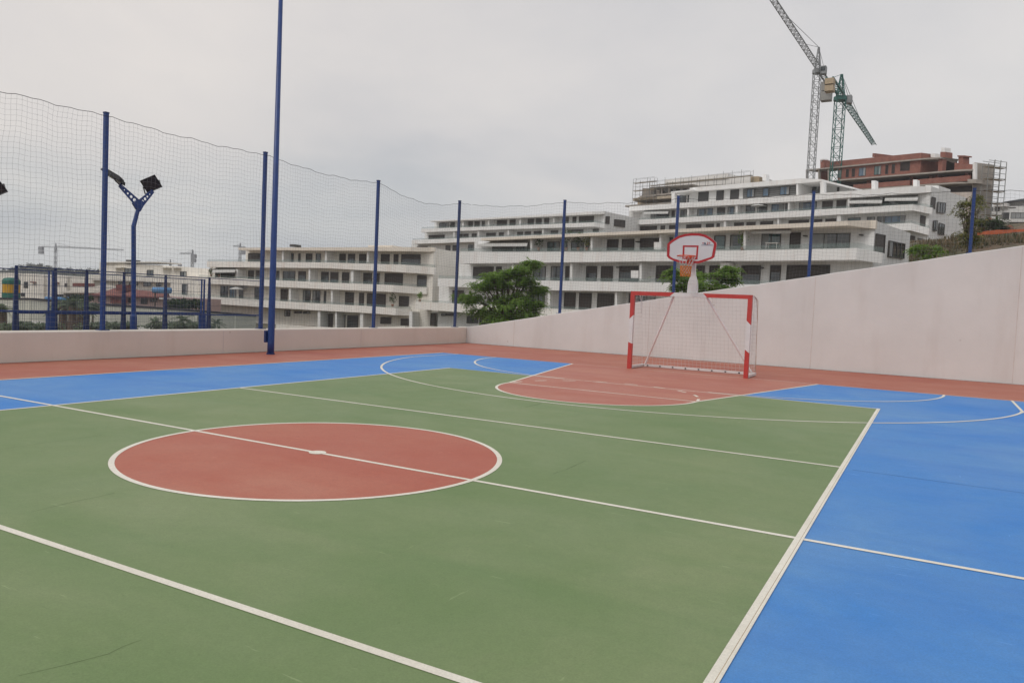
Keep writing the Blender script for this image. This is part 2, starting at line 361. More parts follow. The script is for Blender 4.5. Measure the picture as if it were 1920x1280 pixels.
def tag(o, label, cat, group=None):
    o['label'] = label; o['category'] = cat
    if group: o['group'] = group
    return o
def struct(o, kind='structure'): o['kind'] = kind; return o
def thing(name, label, cat, loc=(0, 0, 0), group=None):
    o = bpy.data.objects.new(name, None); COL.objects.link(o); o.location = loc; o.empty_display_size = 0.2
    return tag(o, label, cat, group)
def copy_tree(o, parent=None):
    c = o.copy(); COL.objects.link(c)
    if parent is not None: c.parent = parent
    for ch in list(o.children): copy_tree(ch, c)
    return c

# ================================================================== TERRAIN
def camplan(x, y):
    d = Vector((x, y, 0)) - Vector((CLOC.x, CLOC.y, 0))
    r0 = Vector((_R0.x, _R0.y, 0)); f0 = Vector((-math.sin(CY), math.cos(CY), 0))
    return d.dot(r0), d.dot(f0)
CTRL = [(-60, 55, -2.6), (-60, 100, -3.2), (-35, 75, -2.8), (-42, 130, -3), (-70, 160, -4), (-120, 220, -4), (-20, 55, -2.4), (-20, 30, -1.6), (-25, 20, -1.2), (-40, 10, -1.5),
        (-43, 118, -3.2), (-14, 104, -3.2), (-8, 88, -2.2), (-4, 40, -1.4), (0, 92, -1.6), (15, 76, 0.4), (30, 62, 2.6), (38, 72, 4.6),
        (12, 30, 0.6), (25, 40, 3.0), (33, 45, 4.6), (42, 60, 7.2), (58, 90, 12.0), (56, 80, 10.4), (50, 70, 8.8), (45, 58, 6.8), (36, 48, 5.0), (80, 120, 15.5), (72, 118, 14.2), (68, 124, 13.6), (20, 165, 12), (-20, 190, 12), (20, 155, 12),
        (85, 168, 22), (112, 150, 22), (112, 165, 23.5), (130, 180, 25), (40, 200, 19), (0, 400, 26), (100, 400, 34), (220, 300, 36), (-300, 500, -4), (-150, 300, -4), (-200, 100, -5), (-100, 30, -4),
        (150, 60, 18), (80, 30, 9), (60, -10, 5), (0, -60, 0), (-60, -60, -1), (90, -60, 4), (-20, 260, 14), (-80, 300, -2)]
def hgt(x, y):
    u, w = camplan(x, y); sw = sh = 0
    for a, b, h in CTRL:
        d2 = (u-a)**2+(w-b)**2; k = 1/(d2+30)**2; sw += k; sh += k*h
    far = math.hypot(u, w)
    h = sh/sw
    if far > 500: h = h*max(0, 1-(far-500)/500) - 4*min(1, (far-500)/500)
    return h
XW, YW = -10.15, 18.65          # inner faces of the left and the end wall
def wall_top(X): return 0.60 + (X-XW)*0.1790
def axis(lo, hi, extra):
    v = set(extra); a = lo
    x = lo
    while x < hi:
        step = 2.5 if -70 < x < 160 else (8 if -200 < x < 320 else 45)
        v.add(round(x, 3)); x += step
    v.add(hi)
    v = sorted(v); out = [v[0]]
    for q in v[1:]:
        if q in extra or q-out[-1] > 0.6:
            if out[-1] not in extra and q in extra and q-out[-1] < 0.6: out[-1] = q
            else: out.append(q)
    return out
XE = [-14.6, -13.9, -10.45, -10.30, 16.2]; YE = [18.80, 18.95, 23.0, -30.0]
gx = axis(-1100, 900, XE); gy = axis(-300, 1200, YE)
verts = []; faces = []
for j, y in enumerate(gy):
    for i, x in enumerate(gx):
        if x >= -10.30 and x <= 16.2 and y <= 18.80 and y > -30: z = -0.35
        elif -13.9 <= x <= -10.45 and y <= 18.95 and y > -30: z = 0.36
        else:
            z = hgt(x, y) + 0.25*mnoise.noise(Vector((x*0.12, y*0.12, 0)))
            if y <= 24 and x > -10.4 and x < 30: z = min(z, wall_top(min(x, 12))-0.5)
            if x < -10.4 and x > -15 and y < 24: z = min(z, 0.3)
        verts.append((x, y, z))
nx = len(gx)
for j in range(len(gy)-1):
    for i in range(nx-1):
        a = j*nx+i; faces.append((a, a+1, a+1+nx, a+nx))
ground_m = bpy.data.materials.new('hillside_ground'); ground_m.use_nodes = True
t = ground_m.node_tree; b = t.nodes['Principled BSDF']; b.inputs['Roughness'].default_value = 0.95
tcn = N(t, 'ShaderNodeTexCoord')
def _nz(s, d=6):
    n = N(t, 'ShaderNodeTexNoise'); n.inputs['Scale'].default_value = s; n.inputs['Detail'].default_value = d; n.inputs['Roughness'].default_value = 0.65
    t.links.new(tcn.outputs['Object'], n.inputs['Vector']); return n.outputs[0]
r1 = N(t, 'ShaderNodeValToRGB'); t.links.new(_nz(0.11), r1.inputs[0])
c_ = r1.color_ramp; c_.elements[0].position = 0.38; c_.elements[0].color = (0.055, 0.07, 0.03, 1); c_.elements[1].position = 0.62; c_.elements[1].color = (0.21, 0.13, 0.085, 1)
e_ = c_.elements.new(0.5); e_.color = (0.13, 0.105, 0.065, 1)
r2 = N(t, 'ShaderNodeValToRGB'); t.links.new(_nz(1.4), r2.inputs[0]); r2.color_ramp.elements[0].position = 0.3; r2.color_ramp.elements[0].color = (.6, .6, .6, 1); r2.color_ramp.elements[1].position = 0.7; r2.color_ramp.elements[1].color = (1.2, 1.2, 1.2, 1)
mm = N(t, 'ShaderNodeMix', data_type='RGBA', blend_type='MULTIPLY'); mm.inputs[0].default_value = 1
t.links.new(r1.outputs[0], mm.inputs[6]); t.links.new(r2.outputs[0], mm.inputs[7]); t.links.new(mm.outputs[2], b.inputs['Base Color'])
me = bpy.data.meshes.new('terrain'); me.from_pydata(verts, [], faces); me.materials.append(ground_m)
me.polygons.foreach_set('use_smooth', [True]*len(me.polygons))
ter = bpy.data.objects.new('terrain', me); COL.objects.link(ter); struct(ter)

# ================================================================== COURT
red_m = court_mat('court_red', (0.38, 0.104, 0.062), (0.44, 0.17, 0.11), (0.32, 0.066, 0.045))
key_m = court_mat('court_red_key', (0.41, 0.122, 0.078), (0.47, 0.195, 0.135), (0.35, 0.078, 0.056))
circ_m = court_mat('court_red_circle', (0.41, 0.10, 0.058), (0.46, 0.165, 0.105), (0.38, 0.064, 0.034))
blue_m = court_mat('court_blue', (0.020, 0.205, 0.60), (0.095, 0.275, 0.58), (0.016, 0.168, 0.54), patch=(5.6, 3.05, 1.5, .35, (.25, .33, .40)))
green_m = court_mat('court_green', (0.138, 0.215, 0.074), (0.205, 0.262, 0.118), (0.110, 0.20, 0.060))
line_m = court_mat('court_line', (0.76, 0.72, 0.62), (0.82, 0.79, 0.70), (0.62, 0.57, 0.46), 0.7, wear=(.40, .38, .29))
seam_m = mat('crack_dark', (0.11, 0.155, 0.07), 0.9, 0.3, 3)
seam_b = mat('crack_blue', (0.03, 0.09, 0.28), 0.9, 0.3, 3)

mb = MB(); mb.box((-10.30, -30, -0.34), (16.1, 18.80, 0)); struct(mb.build('court_floor', red_m))
EY = 13.22                                   # end line
def sheet(name, polys, z, m):
    mb = MB()
    for p in polys: mb.poly([(x, y, z) for x, y in p])
    o = mb.build(name, m, fix=False); return struct(o)
sheet('blue_court_zone', [[(-7.5, -28.5), (7.5, -28.5), (7.5, EY), (-7.5, EY)]], 0.002, blue_m)
VW, VY = 4.5, 9.10
sheet('green_court_zone', [[(-VW, -9.1), (VW, -9.1), (VW, VY), (-VW, VY)]], 0.0032, green_m)
def arc(cx, cy, r, a0, a1, n=48): return [(cx+r*math.cos(a0+(a1-a0)*i/n), cy+r*math.sin(a0+(a1-a0)*i/n)) for i in range(n+1)]
FT = 7.42; KX = -.12; KR = 1.86
keypoly = [(KX-KR, FT), (-3.24, EY), (3.0, EY), (KX+KR, FT)] + arc(KX, FT, KR, 0, -math.pi, 40)[1:-1]
sheet('red_key_zone', [keypoly], 0.0044, key_m)
sheet('red_centre_circle', [arc(0, 0, 1.8, 0, 2*math.pi, 96)[:-1]], 0.0044, circ_m)
LM = MB(); LZ = 0.0054
def strip(pts, w, z=LZ, closed=False):
    pts = [Vector((x, y)) for x, y in pts]; n = len(pts)
    L_, R_ = [], []
    for i, p in enumerate(pts):
        a = pts[(i-1) % n] if (closed or i > 0) else p; c = pts[(i+1) % n] if (closed or i < n-1) else p
        d = (c-a).normalized()
        nn = Vector((-d.y, d.x)); s = 1.0
        if i not in (0, n-1) or closed:
            d1 = (p-a).normalized(); s = 1/max(0.5, abs(Vector((-d1.y, d1.x)).dot(nn)))
        L_.append(p+nn*w/2*s); R_.append(p-nn*w/2*s)
    for i in range(n if closed else n-1):
        j = (i+1) % n
        LM.poly([(L_[i].x, L_[i].y, z), (R_[i].x, R_[i].y, z), (R_[j].x, R_[j].y, z), (L_[j].x, L_[j].y, z)])
lw = 0.05
strip([(-VW, -9.1), (-VW, VY), (VW-.02, VY)], lw)                 # back line and left side line of the volleyball court
strip([(-7.5, -28.0), (-7.5, EY), (7.5, EY), (7.5, -28.0)], lw, LZ+0.0021)
strip([(VW-0.009, -9.1), (VW-0.009, VY+.02)], 0.038, LZ+0.0024); strip([(VW+0.022, -9.1), (VW+0.022, VY+.02)], 0.017, LZ+0.0024)
strip([(-7.5, 0), (7.5, 0)], lw, LZ+.0003)
for yy in (2.97, -2.99): strip([(-VW, yy), (VW, yy)], lw, LZ+.0006)
strip(arc(0, 0, 1.8, 0, 2*math.pi, 120)[:-1], lw, LZ+.0009, True)
LM.poly([(x, y, LZ+.0018) for x, y in arc(0, 0, 0.085, 0, 2*math.pi, 24)[:-1]])
strip([(KX-KR, FT), (-3.24, EY)], lw, LZ+.0003); strip([(KX+KR, FT), (3.0, EY)], lw, LZ+.0003)
strip([(KX-KR, FT), (KX+KR, FT)], 0.045, LZ+.0006)
strip(arc(KX, FT, KR, 0, -math.pi, 48), lw, LZ+.0009)
for k in range(9):
    a0 = R(4) + k*R(20.4); strip(arc(KX, FT, KR-.02, a0, a0+R(9), 5), lw, LZ+.0009)
a0 = math.atan2(10.9-12.2, 6.76); a1 = -math.pi-a0
strip([(6.78, EY), (6.77, 10.98)] + arc(-.09, 12.24, 6.98, math.atan2(-1.26, 6.86), -math.pi-math.atan2(-1.26, 6.86), 90) + [(-6.95, EY)], lw, LZ+.0012)
strip(arc(1.5, 13.2, 4.05, 0, -math.pi/2, 30)+[(2.6, 9.13)][:0], lw, LZ+.0015)
strip(arc(-1.58, 13.2, 4.07, math.pi, math.pi*1.5, 30), lw, LZ+.0015)
struct(LM.build('court_markings', line_m, fix=False))
# construction joints and hairline cracks in the slab
CM = MB()
def crack(pts, w, z=0.0038, jit=0.02):
    P0 = []
    for (xa, ya), (xb, yb) in zip(pts[:-1], pts[1:]):
        n = max(2, int(math.hypot(xb-xa, yb-ya)/0.4))
        P0 += [(xa+(xb-xa)*i/n+random.uniform(-jit, jit)*.5, ya+(yb-ya)*i/n+random.uniform(-jit, jit)*.5) for i in range(n)]
    P0.append(pts[-1])
    for (xa, ya), (xb, yb) in zip(P0[:-1], P0[1:]):
        d = Vector((xb-xa, yb-ya)).normalized(); ww = w*random.uniform(.5, 1); q = Vector((-d.y, d.x))*ww/2
        CM.poly([(xa+q.x, ya+q.y, z), (xa-q.x, ya-q.y, z), (xb-q.x, yb-q.y, z), (xb+q.x, yb+q.y, z)])
def G(x, y): p = onZ(x, y, 0.01); return (p.x, p.y)
crack([G(40, 1262), G(203, 1222), G(265, 1196)], 0.005)
crack([G(1037, 887), G(1060, 879), G(1098, 862)], 0.008)
crack([G(0, 841), G(60, 832), G(190, 814)], 0.007); crack([G(60, 957), G(150, 936), G(215, 922)], 0.006)
crack([G(985, 762), G(1015, 755)], 0.015)
struct(CM.build('court_cracks', seam_m, fix=False))
CM = MB(); crack([(4.6, 2.92), (6.0, 2.90), (7.4, 2.88)], 0.012, 0.0028, 0.006)
struct(CM.build('court_joint', seam_b, fix=False))
CM = MB(); CM.poly([(VW+.0095, -9.1, LZ+.0021), (VW+.0140, -9.1, LZ+.0021), (VW+.0140, VY+.02, LZ+.0021), (VW+.0095, VY+.02, LZ+.0021)]); struct(CM.build('line_seam', mat('seam_tan', (.42, .33, .22), .9, .2, 3), fix=False))

# ================================================================== WALLS
tan_wall = wall_mat('court_wall_tan', (0.72, 0.665, 0.59), (0.93, 0.91, 0.89))
grey_wall = wall_mat('court_wall_grey', (0.70, 0.70, 0.685), (0.93, 0.91, 0.90))
mb = MB(); pr = [(XW, 0.0), (XW, 0.575), (XW-0.02, 0.60), (XW-0.30, 0.60), (XW-0.30, -0.3), (XW, -0.3)]
def wallL(y): return [(x, y, z if z != 0.6 and z != .575 else z) for x, z in pr]
ys = [-28+0.5*i for i in range(94)] + [YW]
for a, b_ in zip(ys[:-1], ys[1:]): pass
mb.prism(wallL(-28), wallL(YW+0.25))
w1 = mb.build('court_wall', tan_wall); tag(w1, 'low tan concrete wall along the left side of the court, under the tall net posts', 'wall')
bevel(w1, .015)
mb = MB(); xs = [XW + .003 + i*0.8 for i in range(33)]
a = [(XW+.003, YW, -0.3), (16.1, YW, -0.3), (16.1, YW, wall_top(16.1))] + [(x, YW, wall_top(x)+random.uniform(-.008, .008)) for x in reversed(xs[:-1])]
mb.prism(a, [(x, YW+0.28, z) for x, y, z in a])
w2 = mb.build('court_wall', grey_wall); tag(w2, 'grey-pink concrete end wall behind the goal, its top sloping up to the right', 'wall'); bevel(w2, .02)
# dirt line where floor meets wall, its dark colour doubling as contact shadow
dm = mat('wall_foot_dirt_shade', (0.085, 0.055, 0.04), 0.95, 0.4, 8)
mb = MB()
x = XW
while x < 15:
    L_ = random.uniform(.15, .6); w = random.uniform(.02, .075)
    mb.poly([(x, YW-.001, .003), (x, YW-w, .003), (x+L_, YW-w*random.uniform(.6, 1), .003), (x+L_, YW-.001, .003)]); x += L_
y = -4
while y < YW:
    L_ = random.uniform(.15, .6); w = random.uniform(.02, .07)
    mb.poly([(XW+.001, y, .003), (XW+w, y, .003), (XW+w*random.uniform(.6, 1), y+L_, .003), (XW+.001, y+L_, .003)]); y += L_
struct(mb.build('wall_foot_dirt_shade', dm, fix=False))
mb = MB()
for x in (-8.1, -3.0, 2.1, 7.2, 12.3):
    mb.box((x, YW-.003, .02), (x+.018, YW, wall_top(x)-.03))
for y in (1.6, 7.4, 12.6): mb.box((XW, y, .02), (XW+.003, y+.015, .56))
struct(mb.build('wall_joints', mat('joint_grey', (0.60, 0.56, 0.53), 0.9, .1, 3)))  # joint strips in a slightly darker tone than the walls

# ================================================================== NET POSTS, NET
POSTL = [(-0.2, 5.2), (4.35, 5.18), (8.72, 5.20), (13.35, 5.22), (18.05, 5.24)]
POSTR = [(-6.35, 5.26), (-2.26, 5.29), (1.89, 5.30), (6.02, 5.25), (10.15, 5.25)]
labL = {1: 'blue net post on the low wall, left of the forked floodlight column', 2: 'blue net post on the low wall just behind the tall court mast',
        3: 'blue net post on the low wall in front of the cream apartment block', 4: 'dark corner net post where the low wall meets the sloping end wall'}
labR = ['blue net post on the sloping wall just right of the feathery tree', 'blue net post on the sloping wall behind the basketball backboard',
        'blue net post on the sloping wall right of the goal', 'blue net post high on the sloping wall beside the dirt slope']
NX = XW-0.14; NY = YW+0.14
def post(x, y, z0, z1, label, m=blue_steel):
    t_ = thing('net_post', label, 'post', (x, y, z0), 'blue posts holding the ball net')
    mb = MB(); mb.box((x-.042, y-.042, z0), (x+.042, y+.042, z1)); bevel(mb.build('pole', m, t_), .008)
    mb = MB(); mb.box((x-.046, y-.046, z1+.001), (x+.046, y+.046, z1+.03)); mb.build('cap', navy_steel, t_)
    mb = MB(); mb.box((x-.10, y-.10, z0+.001), (x+.10, y+.10, z0+.016))
    mb.build('base_plate', navy_steel, t_)
    return t_
for i, (y, z1) in enumerate(POSTL):
    if i == 0: continue
    post(NX, y, 0.60, z1, labL[i], navy_steel if i == 4 else blue_steel)
for i, (x, z1) in enumerate(POSTR[:-1]): post(x, NY, wall_top(x), z1, labR[i])

def make_net(name, label, A0, spans, base, dirv, cell=0.100, outn=None):
    """spans: list of (s0, z0, s1, z1, sag)"""
    t_ = thing(name, label, 'net', A0, 'ball nets around the court')
    A = Vector(A0)
    def top(s):
        for s0, z0, s1, z1, sg in spans:
            if s0-1e-6 <= s <= s1+1e-6:
                u = (s-s0)/(s1-s0); return z0+(z1-z0)*u - sg*4*u*(1-u) + .02*math.sin(s*5.1)*math.sin(math.pi*u) + .012*math.sin(s*13)
        return spans[-1][3]
    S0, S1 = spans[0][0], spans[-1][2]
    ns = int((S1-S0)/cell); nv = int(4.65/cell)
    mb = MB()
    def pt(s, k, kk):
        """k rows hang below the head rope"""
        zt = top(s); zb = base(s)
        z = zt - k*cell*(1+.0*s)
        z = max(z, zb)
        wob = mnoise.noise(Vector((s*.55, z*.5, 3.1)))
        ds = .05*mnoise.noise(Vector((s*.9, z*.7, 9.0))) + .02*mnoise.noise(Vector((s*3, z*3, 1.0)))
        dz = .035*mnoise.noise(Vector((s*1.3, z*.8, 5.0)))
        o = outn*(.09*wob)
        return Vector((A.x, A.y, 0)) + dirv*(s+ds) + o + Vector((0, 0, min(zt, z+dz)))
    r = 0.0017
    for i in range(ns+1):
        s = S0+(S1-S0)*i/ns; pts = []
        for k in range(0, nv+3):
            z = top(s)-k*cell
            pts.append(pt(s, k, 0))
            if z <= base(s)+.02: break
        if len(pts) > 1: mb.tube(pts, r, 3, cap=False)
    for k in range(1, nv+3):
        run = []
        for i in range(ns+1):
            s = S0+(S1-S0)*i/ns
            if top(s)-k*cell > base(s)+.01: run.append(pt(s, k, 0))
            else:
                if len(run) > 1: mb.tube(run, r, 3, cap=False)
                run = []
        if len(run) > 1: mb.tube(run, r, 3, cap=False)
    mb.build('mesh', net_m, t_, fix=False)
    mb = MB(); n2 = int((S1-S0)/.15)
    mb.tube([Vector((A.x, A.y, 0))+dirv*(S0+(S1-S0)*i/n2)+Vector((0, 0, top(S0+(S1-S0)*i/n2))) for i in range(n2+1)], .006, 5)
    mb.build('head_rope', rope_m, t_, fix=False)
    return t_
OUTL = Vector((1, 0, 0)); OUTR = Vector((0, -1, 0))
make_net('ball_net', 'tall grey ball net hung along the low wall on the left', (NX+.07, 0, 0.6),
         [(-0.2, 5.14, 4.35, 5.12, .04), (4.35, 5.12, 8.72, 5.14, .06), (8.72, 5.14, 13.35, 5.16, .13), (13.35, 5.16, 18.05, 5.18, .30), (18.05, 5.18, YW+.07, 5.2, 0)],
         lambda s: 0.63, Vector((0, 1, 0)), outn=OUTL)
make_net('ball_net', 'tall grey ball net hung along the sloping end wall behind the goal', (0, NY-.07, 2),
         [(XW, 5.2, -6.35, 5.2, .10), (-6.35, 5.2, -2.26, 5.2, .08), (-2.26, 5.2, 1.89, 5.22, .05), (1.89, 5.22, 6.02, 5.2, .05), (6.02, 5.2, 10.15, 5.2, .04)],
         lambda s: wall_top(s)+.03, Vector((1, 0, 0)), outn=OUTR)

# ================================================================== COURT MAST
t_ = thing('light_mast', 'tall thick blue mast standing on the red floor by the low wall', 'mast', (-9.43, 8.28, 0))
mb = MB()
mb.tube([(-9.43, 8.28, 0.0), (-9.43, 8.28, 0.3), (-9.43, 8.28, 11.5)], [.085, .085, .042], 16); mb.build('pole', blue_steel, t_, smooth=True)
mb = MB(); mb.box((-9.56, 8.16, .30), (-9.50, 8.24, .60)); bevel(mb.build('junction_box', navy_steel, t_), .006)
mb = MB(); mb.tube([(-9.43, 8.28, 0.001), (-9.43, 8.28, .03)], .105, 16); mb.build('base_collar', navy_steel, t_)

# ================================================================== FORKED FLOODLIGHT COLUMNS
def flood(center, look, w=.40, h=.34, d=.09, parent=None, upv=Vector((0, 0, 1)), foot=None):
    """flat housing facing look; centre point, U bracket down to foot"""
    look = Vector(look).normalized(); x = look.cross(upv).normalized(); y = x.cross(look); c = Vector(center)
    mb = MB()
    f = [c+x*w/2*i+y*h/2*j+look*d*.5 for i, j in ((-1, -1), (1, -1), (1, 1), (-1, 1))]
    bk = [c+x*w*.44*i+y*h*.44*j-look*d*.5 for i, j in ((-1, -1), (1, -1), (1, 1), (-1, 1))]
    mb.prism(f, bk)
    for k in range(7):
        q = -w*.36+k*w*.12
        mb.prism([c+x*(q-.006)+y*h*.36*j-look*(d*.5+o) for j, o in ((-1, 0), (1, 0), (1, .03), (-1, .03))], [c+x*(q+.006)+y*h*.36*j-look*(d*.5+o) for j, o in ((-1, 0), (1, 0), (1, .03), (-1, .03))])
    o = mb.build('floodlight', black_m, parent)
    mb = MB(); g = [c+x*w*.43*i+y*h*.42*j+look*(d*.5+.002) for i, j in ((-1, -1), (1, -1), (1, 1), (-1, 1))]
    mb.prism([p+look*.006 for p in g], g); mb.build('lens', lamp_glass, o)
    ft = Vector(foot)
    mb = MB()
    for i in (-1, 1): mb.bar(c+x*(w/2+.01)*i, ft+x*(w/2+.01)*i, .012, .03)
    mb.bar(ft-x*(w/2+.02), ft+x*(w/2+.02), .03, .012); mb.build('bracket', mat('bracket_grey', (.16, .16, .16), .5, .1, 3), o)
LX = -11.5
lp = lambda x, y: onX(x, y, LX)
base = lp(250, 620); base.z = .36; knee = lp(250.5, 424); neck = lp(259, 392); 
t_ = thing('floodlight_column', 'blue forked column with two black floodlights behind the low wall', 'street lamp', base)
mb = MB(); mb.tube([base, base+Vector((0, 0, .5)), base+Vector((0, 0, .55)), knee, neck], [.075, .075, .055, .052, .045], 12); mb.build('column', blue_steel, t_)
def arm(A, B, w0, w1, nh, parent):
    """flat plate arm with round holes, cut in the plate's mesh"""
    A, B = Vector(A), Vector(B); d = (B-A).normalized(); L_ = (B-A).length
    n = Vector((1, 0, 0)); y = n.cross(d).normalized()
    mb = MB(); th = .012
    seg = nh*2+1
    cells = []
    for i in range(nh): cells.append((.16+.68*i/nh+.02, .16+.68*(i+1)/nh-.02, (.72-.13*i)))
    prev = 0
    def W(u): return w0+(w1-w0)*u
    def quad(u0, u1, v0a, v1a, v0b, v1b):
        a = [A+d*L_*u0+y*v0a, A+d*L_*u1+y*v0b, A+d*L_*u1+y*v1b, A+d*L_*u0+y*v1a]
        mb.prism([p+n*th/2 for p in a], [p-n*th/2 for p in a])
    for u0, u1, rr in cells:
        quad(prev, u0, -W(prev)/2, W(prev)/2, -W(u0)/2, W(u0)/2)
        uc = (u0+u1)/2; r_ = min((u1-u0)*L_/2, W(uc)/2*rr*.8); K = 16
        ring = [(A+d*(L_*uc+r_*math.cos(2*math.pi*k/K))+y*r_*math.sin(2*math.pi*k/K)) for k in range(K)]
        out = []
        for k in range(K):
            c_, s_ = math.cos(2*math.pi*k/K), math.sin(2*math.pi*k/K); m_ = max(abs(c_), abs(s_)); c_, s_ = c_/m_, s_/m_
            uu = uc+(u1-u0)/2*c_; out.append(A+d*L_*uu+y*W(uu)/2*s_)
        for k in range(K):
            j = (k+1) % K; a = [ring[k], ring[j], out[j], out[k]]
            mb.prism([p+n*th/2 for p in a], [p-n*th/2 for p in a])
        prev = u1
    quad(prev, 1, -W(prev)/2, W(prev)/2, -W(1)/2, W(1)/2)
    return mb.build('fork_arm', blue_steel, parent)
armL = lp(224, 347); armR = lp(287, 358); hub = lp(261, 384)
arm(hub, armL, .20, .09, 4, t_); arm(hub, armR, .20, .09, 4, t_)
mb = MB(); q = [lp(248, 381), lp(258, 397), lp(262, 397), lp(271, 381), lp(264, 375), lp(256, 375)]
mb.prism([p+Vector((.03, 0, 0)) for p in q], [p-Vector((.03, 0, 0)) for p in q]); mb.build('fork_hub', blue_steel, t_)
cL = lp(213, 331); cR = lp(283.5, 344)
flood(cL, RGT*-.5-UPV*.84-FWD*.20, w=.36, h=.50, d=.07, parent=t_, foot=armL+Vector((0, 0, .01)), upv=RGT*-.83+UPV*.55)
flood(cR, -FWD*.72-UPV*.45+RGT*.35, w=.38, h=.34, parent=t_, foot=armR+Vector((0, 0, .01)), upv=UPV-RGT*.5)
t2 = copy_tree(t_); tag(t2, 'forked floodlight column mostly outside the left edge of the picture', 'street lamp')
t2.location = Vector(t_.location) + (lp(-12, 352)-cR)


# ================================================================== METAL FENCE BEHIND THE LOW WALL
def mesh_fence(name, label, X, ys, ztop, zmid, wide, x_end, group):
    t_ = thing(name, label, 'fence', (X, ys[0], .36), group)
    for i, y in enumerate(ys):
        mb = MB()
        if i in wide:
            mb.box((X-.055, y-.075, .36), (X+.055, y+.075, zmid)); mb.box((X-.02, y-.055, zmid), (X+.02, y-.03, ztop)); mb.box((X-.02, y+.03, zmid), (X+.02, y+.055, ztop))
        else:
            mb.prism([(X-.03, y-.065, .36), (X+.03, y-.065, .36), (X+.012, y-.03, ztop), (X-.012, y-.03, ztop)], [(X-.03, y+.065, .36), (X+.03, y+.065, .36), (X+.012, y+.03, ztop), (X-.012, y+.03, ztop)])
        mb.build('post', blue_steel if i in wide else navy_steel, t_)
    for z, w, m in ((ztop-.02, .022, navy_steel), (zmid, .04, blue_steel)):
        mb = MB(); mb.bar((X+.035, ys[0], z), (X+.035, x_end, z), w); mb.build('rail', m, t_)
    mb = MB(); y = ys[0]
    while y < x_end: mb.box((X-.0015, y-.0015, .42), (X+.0015, y+.0015, ztop-.04)); y += .05
    z = .5
    while z < ztop: mb.box((X+.003, ys[0], z-.0025), (X+.008, x_end, z+.0025)); z += .2
    mb.build('wire_panel', mat('fence_wire', (.06, .07, .12), .6, .1, 2), t_)
    return t_
X1 = -11.9
ys = [onX(px, 560, X1).y for px in (-60, 95, 380)]
mesh_fence('wire_fence', 'blue steel fence with broad posts and wire mesh, nearest behind the low wall', X1, ys, 1.84, .93, (0, 1, 2), ys[-1], 'blue wire fences behind the low wall')
X2 = -13.3
ys = [onX(px, 560, X2).y for px in (30, 103, 162, 232, 310, 392, 490)]
mesh_fence('wire_fence', 'taller-looking blue wire fence with narrow tapered posts, ending beside the tall mast', X2, ys, 1.93, .84, (), ys[-1], 'blue wire fences behind the low wall')
# glass screen between the fence and the gardens
gp = thing('glass_screen', 'pale green glass screen below the fence rail left of the tall mast', 'screen', (-13.6, onX(392, 600, -13.6).y, .36))
for a_, b_ in ((392, 441), (442, 488)):
    ya, yb = onX(a_, 600, -13.6).y, onX(b_, 600, -13.6).y
    mb = MB(); mb.box((-13.61, ya, .38), (-13.6, yb-.02, .80)); mb.build('panel', rail_glass, gp)
mb = MB(); mb.box((-13.63, onX(392, 600, -13.6).y, .37), (-13.58, onX(488, 600, -13.6).y, .379)); mb.build('sill', concrete, gp)

# ================================================================== GOAL
GX, GY, GW, GH, PT = -0.13, 13.22, 3.08, 2.02, 0.10
goal = thing('handball_goal', 'red and white goal with white net in front of the end wall', 'goal', (GX, GY, 0))
def seg_prism(mb, pts, mi): mb.prism([(x, GY-PT/2, z) for x, z in pts], [(x, GY+PT/2, z) for x, z in pts], mi)
for s in (-1, 1):
    xo = GX+s*GW/2; xi = xo-s*PT
    mb = MB()
    seg_prism(mb, [(xo, 0), (xi, 0), (xi, .60 if s > 0 else .66), (xo, .70 if s < 0 else .74)] if s < 0 else [(xo, 0), (xi, 0), (xi, .70), (xo, .62)], 0)
    seg_prism(mb, [(xo, .70 if s < 0 else .62), (xi, .66 if s < 0 else .70), (xi, 1.40), (xo, 1.30)], 1)
    seg_prism(mb, [(xo, 1.30), (xi, 1.40), (xi, GH-PT), (xo, GH)], 0)
    mb.build('goal_post', [goal_red, goal_white], goal)
mb = MB(); x0, x1 = GX-GW/2, GX+GW/2
a1_, a2_, b1_, b2_ = x0+1.10, x0+1.20, x0+1.95, x0+1.85
seg_prism(mb, [(x0, GH), (x0+PT, GH-PT), (a1_-.06, GH-PT), (a1_+.06, GH)], 0)
seg_prism(mb, [(a1_+.06, GH), (a1_-.06, GH-PT), (b1_+.04, GH-PT), (b1_-.06, GH)], 1)
seg_prism(mb, [(b1_-.06, GH), (b1_+.04, GH-PT), (x1-PT, GH-PT), (x1, GH)], 0)
mb.build('crossbar', [goal_red, goal_white], goal)
RY = GY+1.05
mb = MB()
for s in (-1, 1): mb.bar((GX+s*(GW/2-.05), GY+PT/2, .045), (GX+s*(GW/2-.05), RY+.03, .045), .07, .06)
mb.bar((GX-GW/2+.10, RY, .045), (GX+GW/2-.10, RY, .045), .07, .06); mb.build('base_frame', goal_white, goal)
for s in (-1, 1):
    mb = MB(); mb.tube([(GX+s*.42, GY+PT/2, GH-.09), (GX+s*(GW/2-.13), RY-.02, .08)], .028, 8); mb.build('brace', mat('brace_white', (.88, .88, .87), .5, .04, 6), goal)
for s in (-1, 1):
    mb = MB(); xx = GX+s*(GW/2-.03)
    mb.tube([(xx, GY+.05, GH-.05), (xx, GY+.35, GH-.03), (xx, GY+.62, GH-.10), (xx, GY+.76, GH-.30), (xx, GY+.78, GH-.55)], .009, 6); mb.build('net_bracket', goal_white, goal)
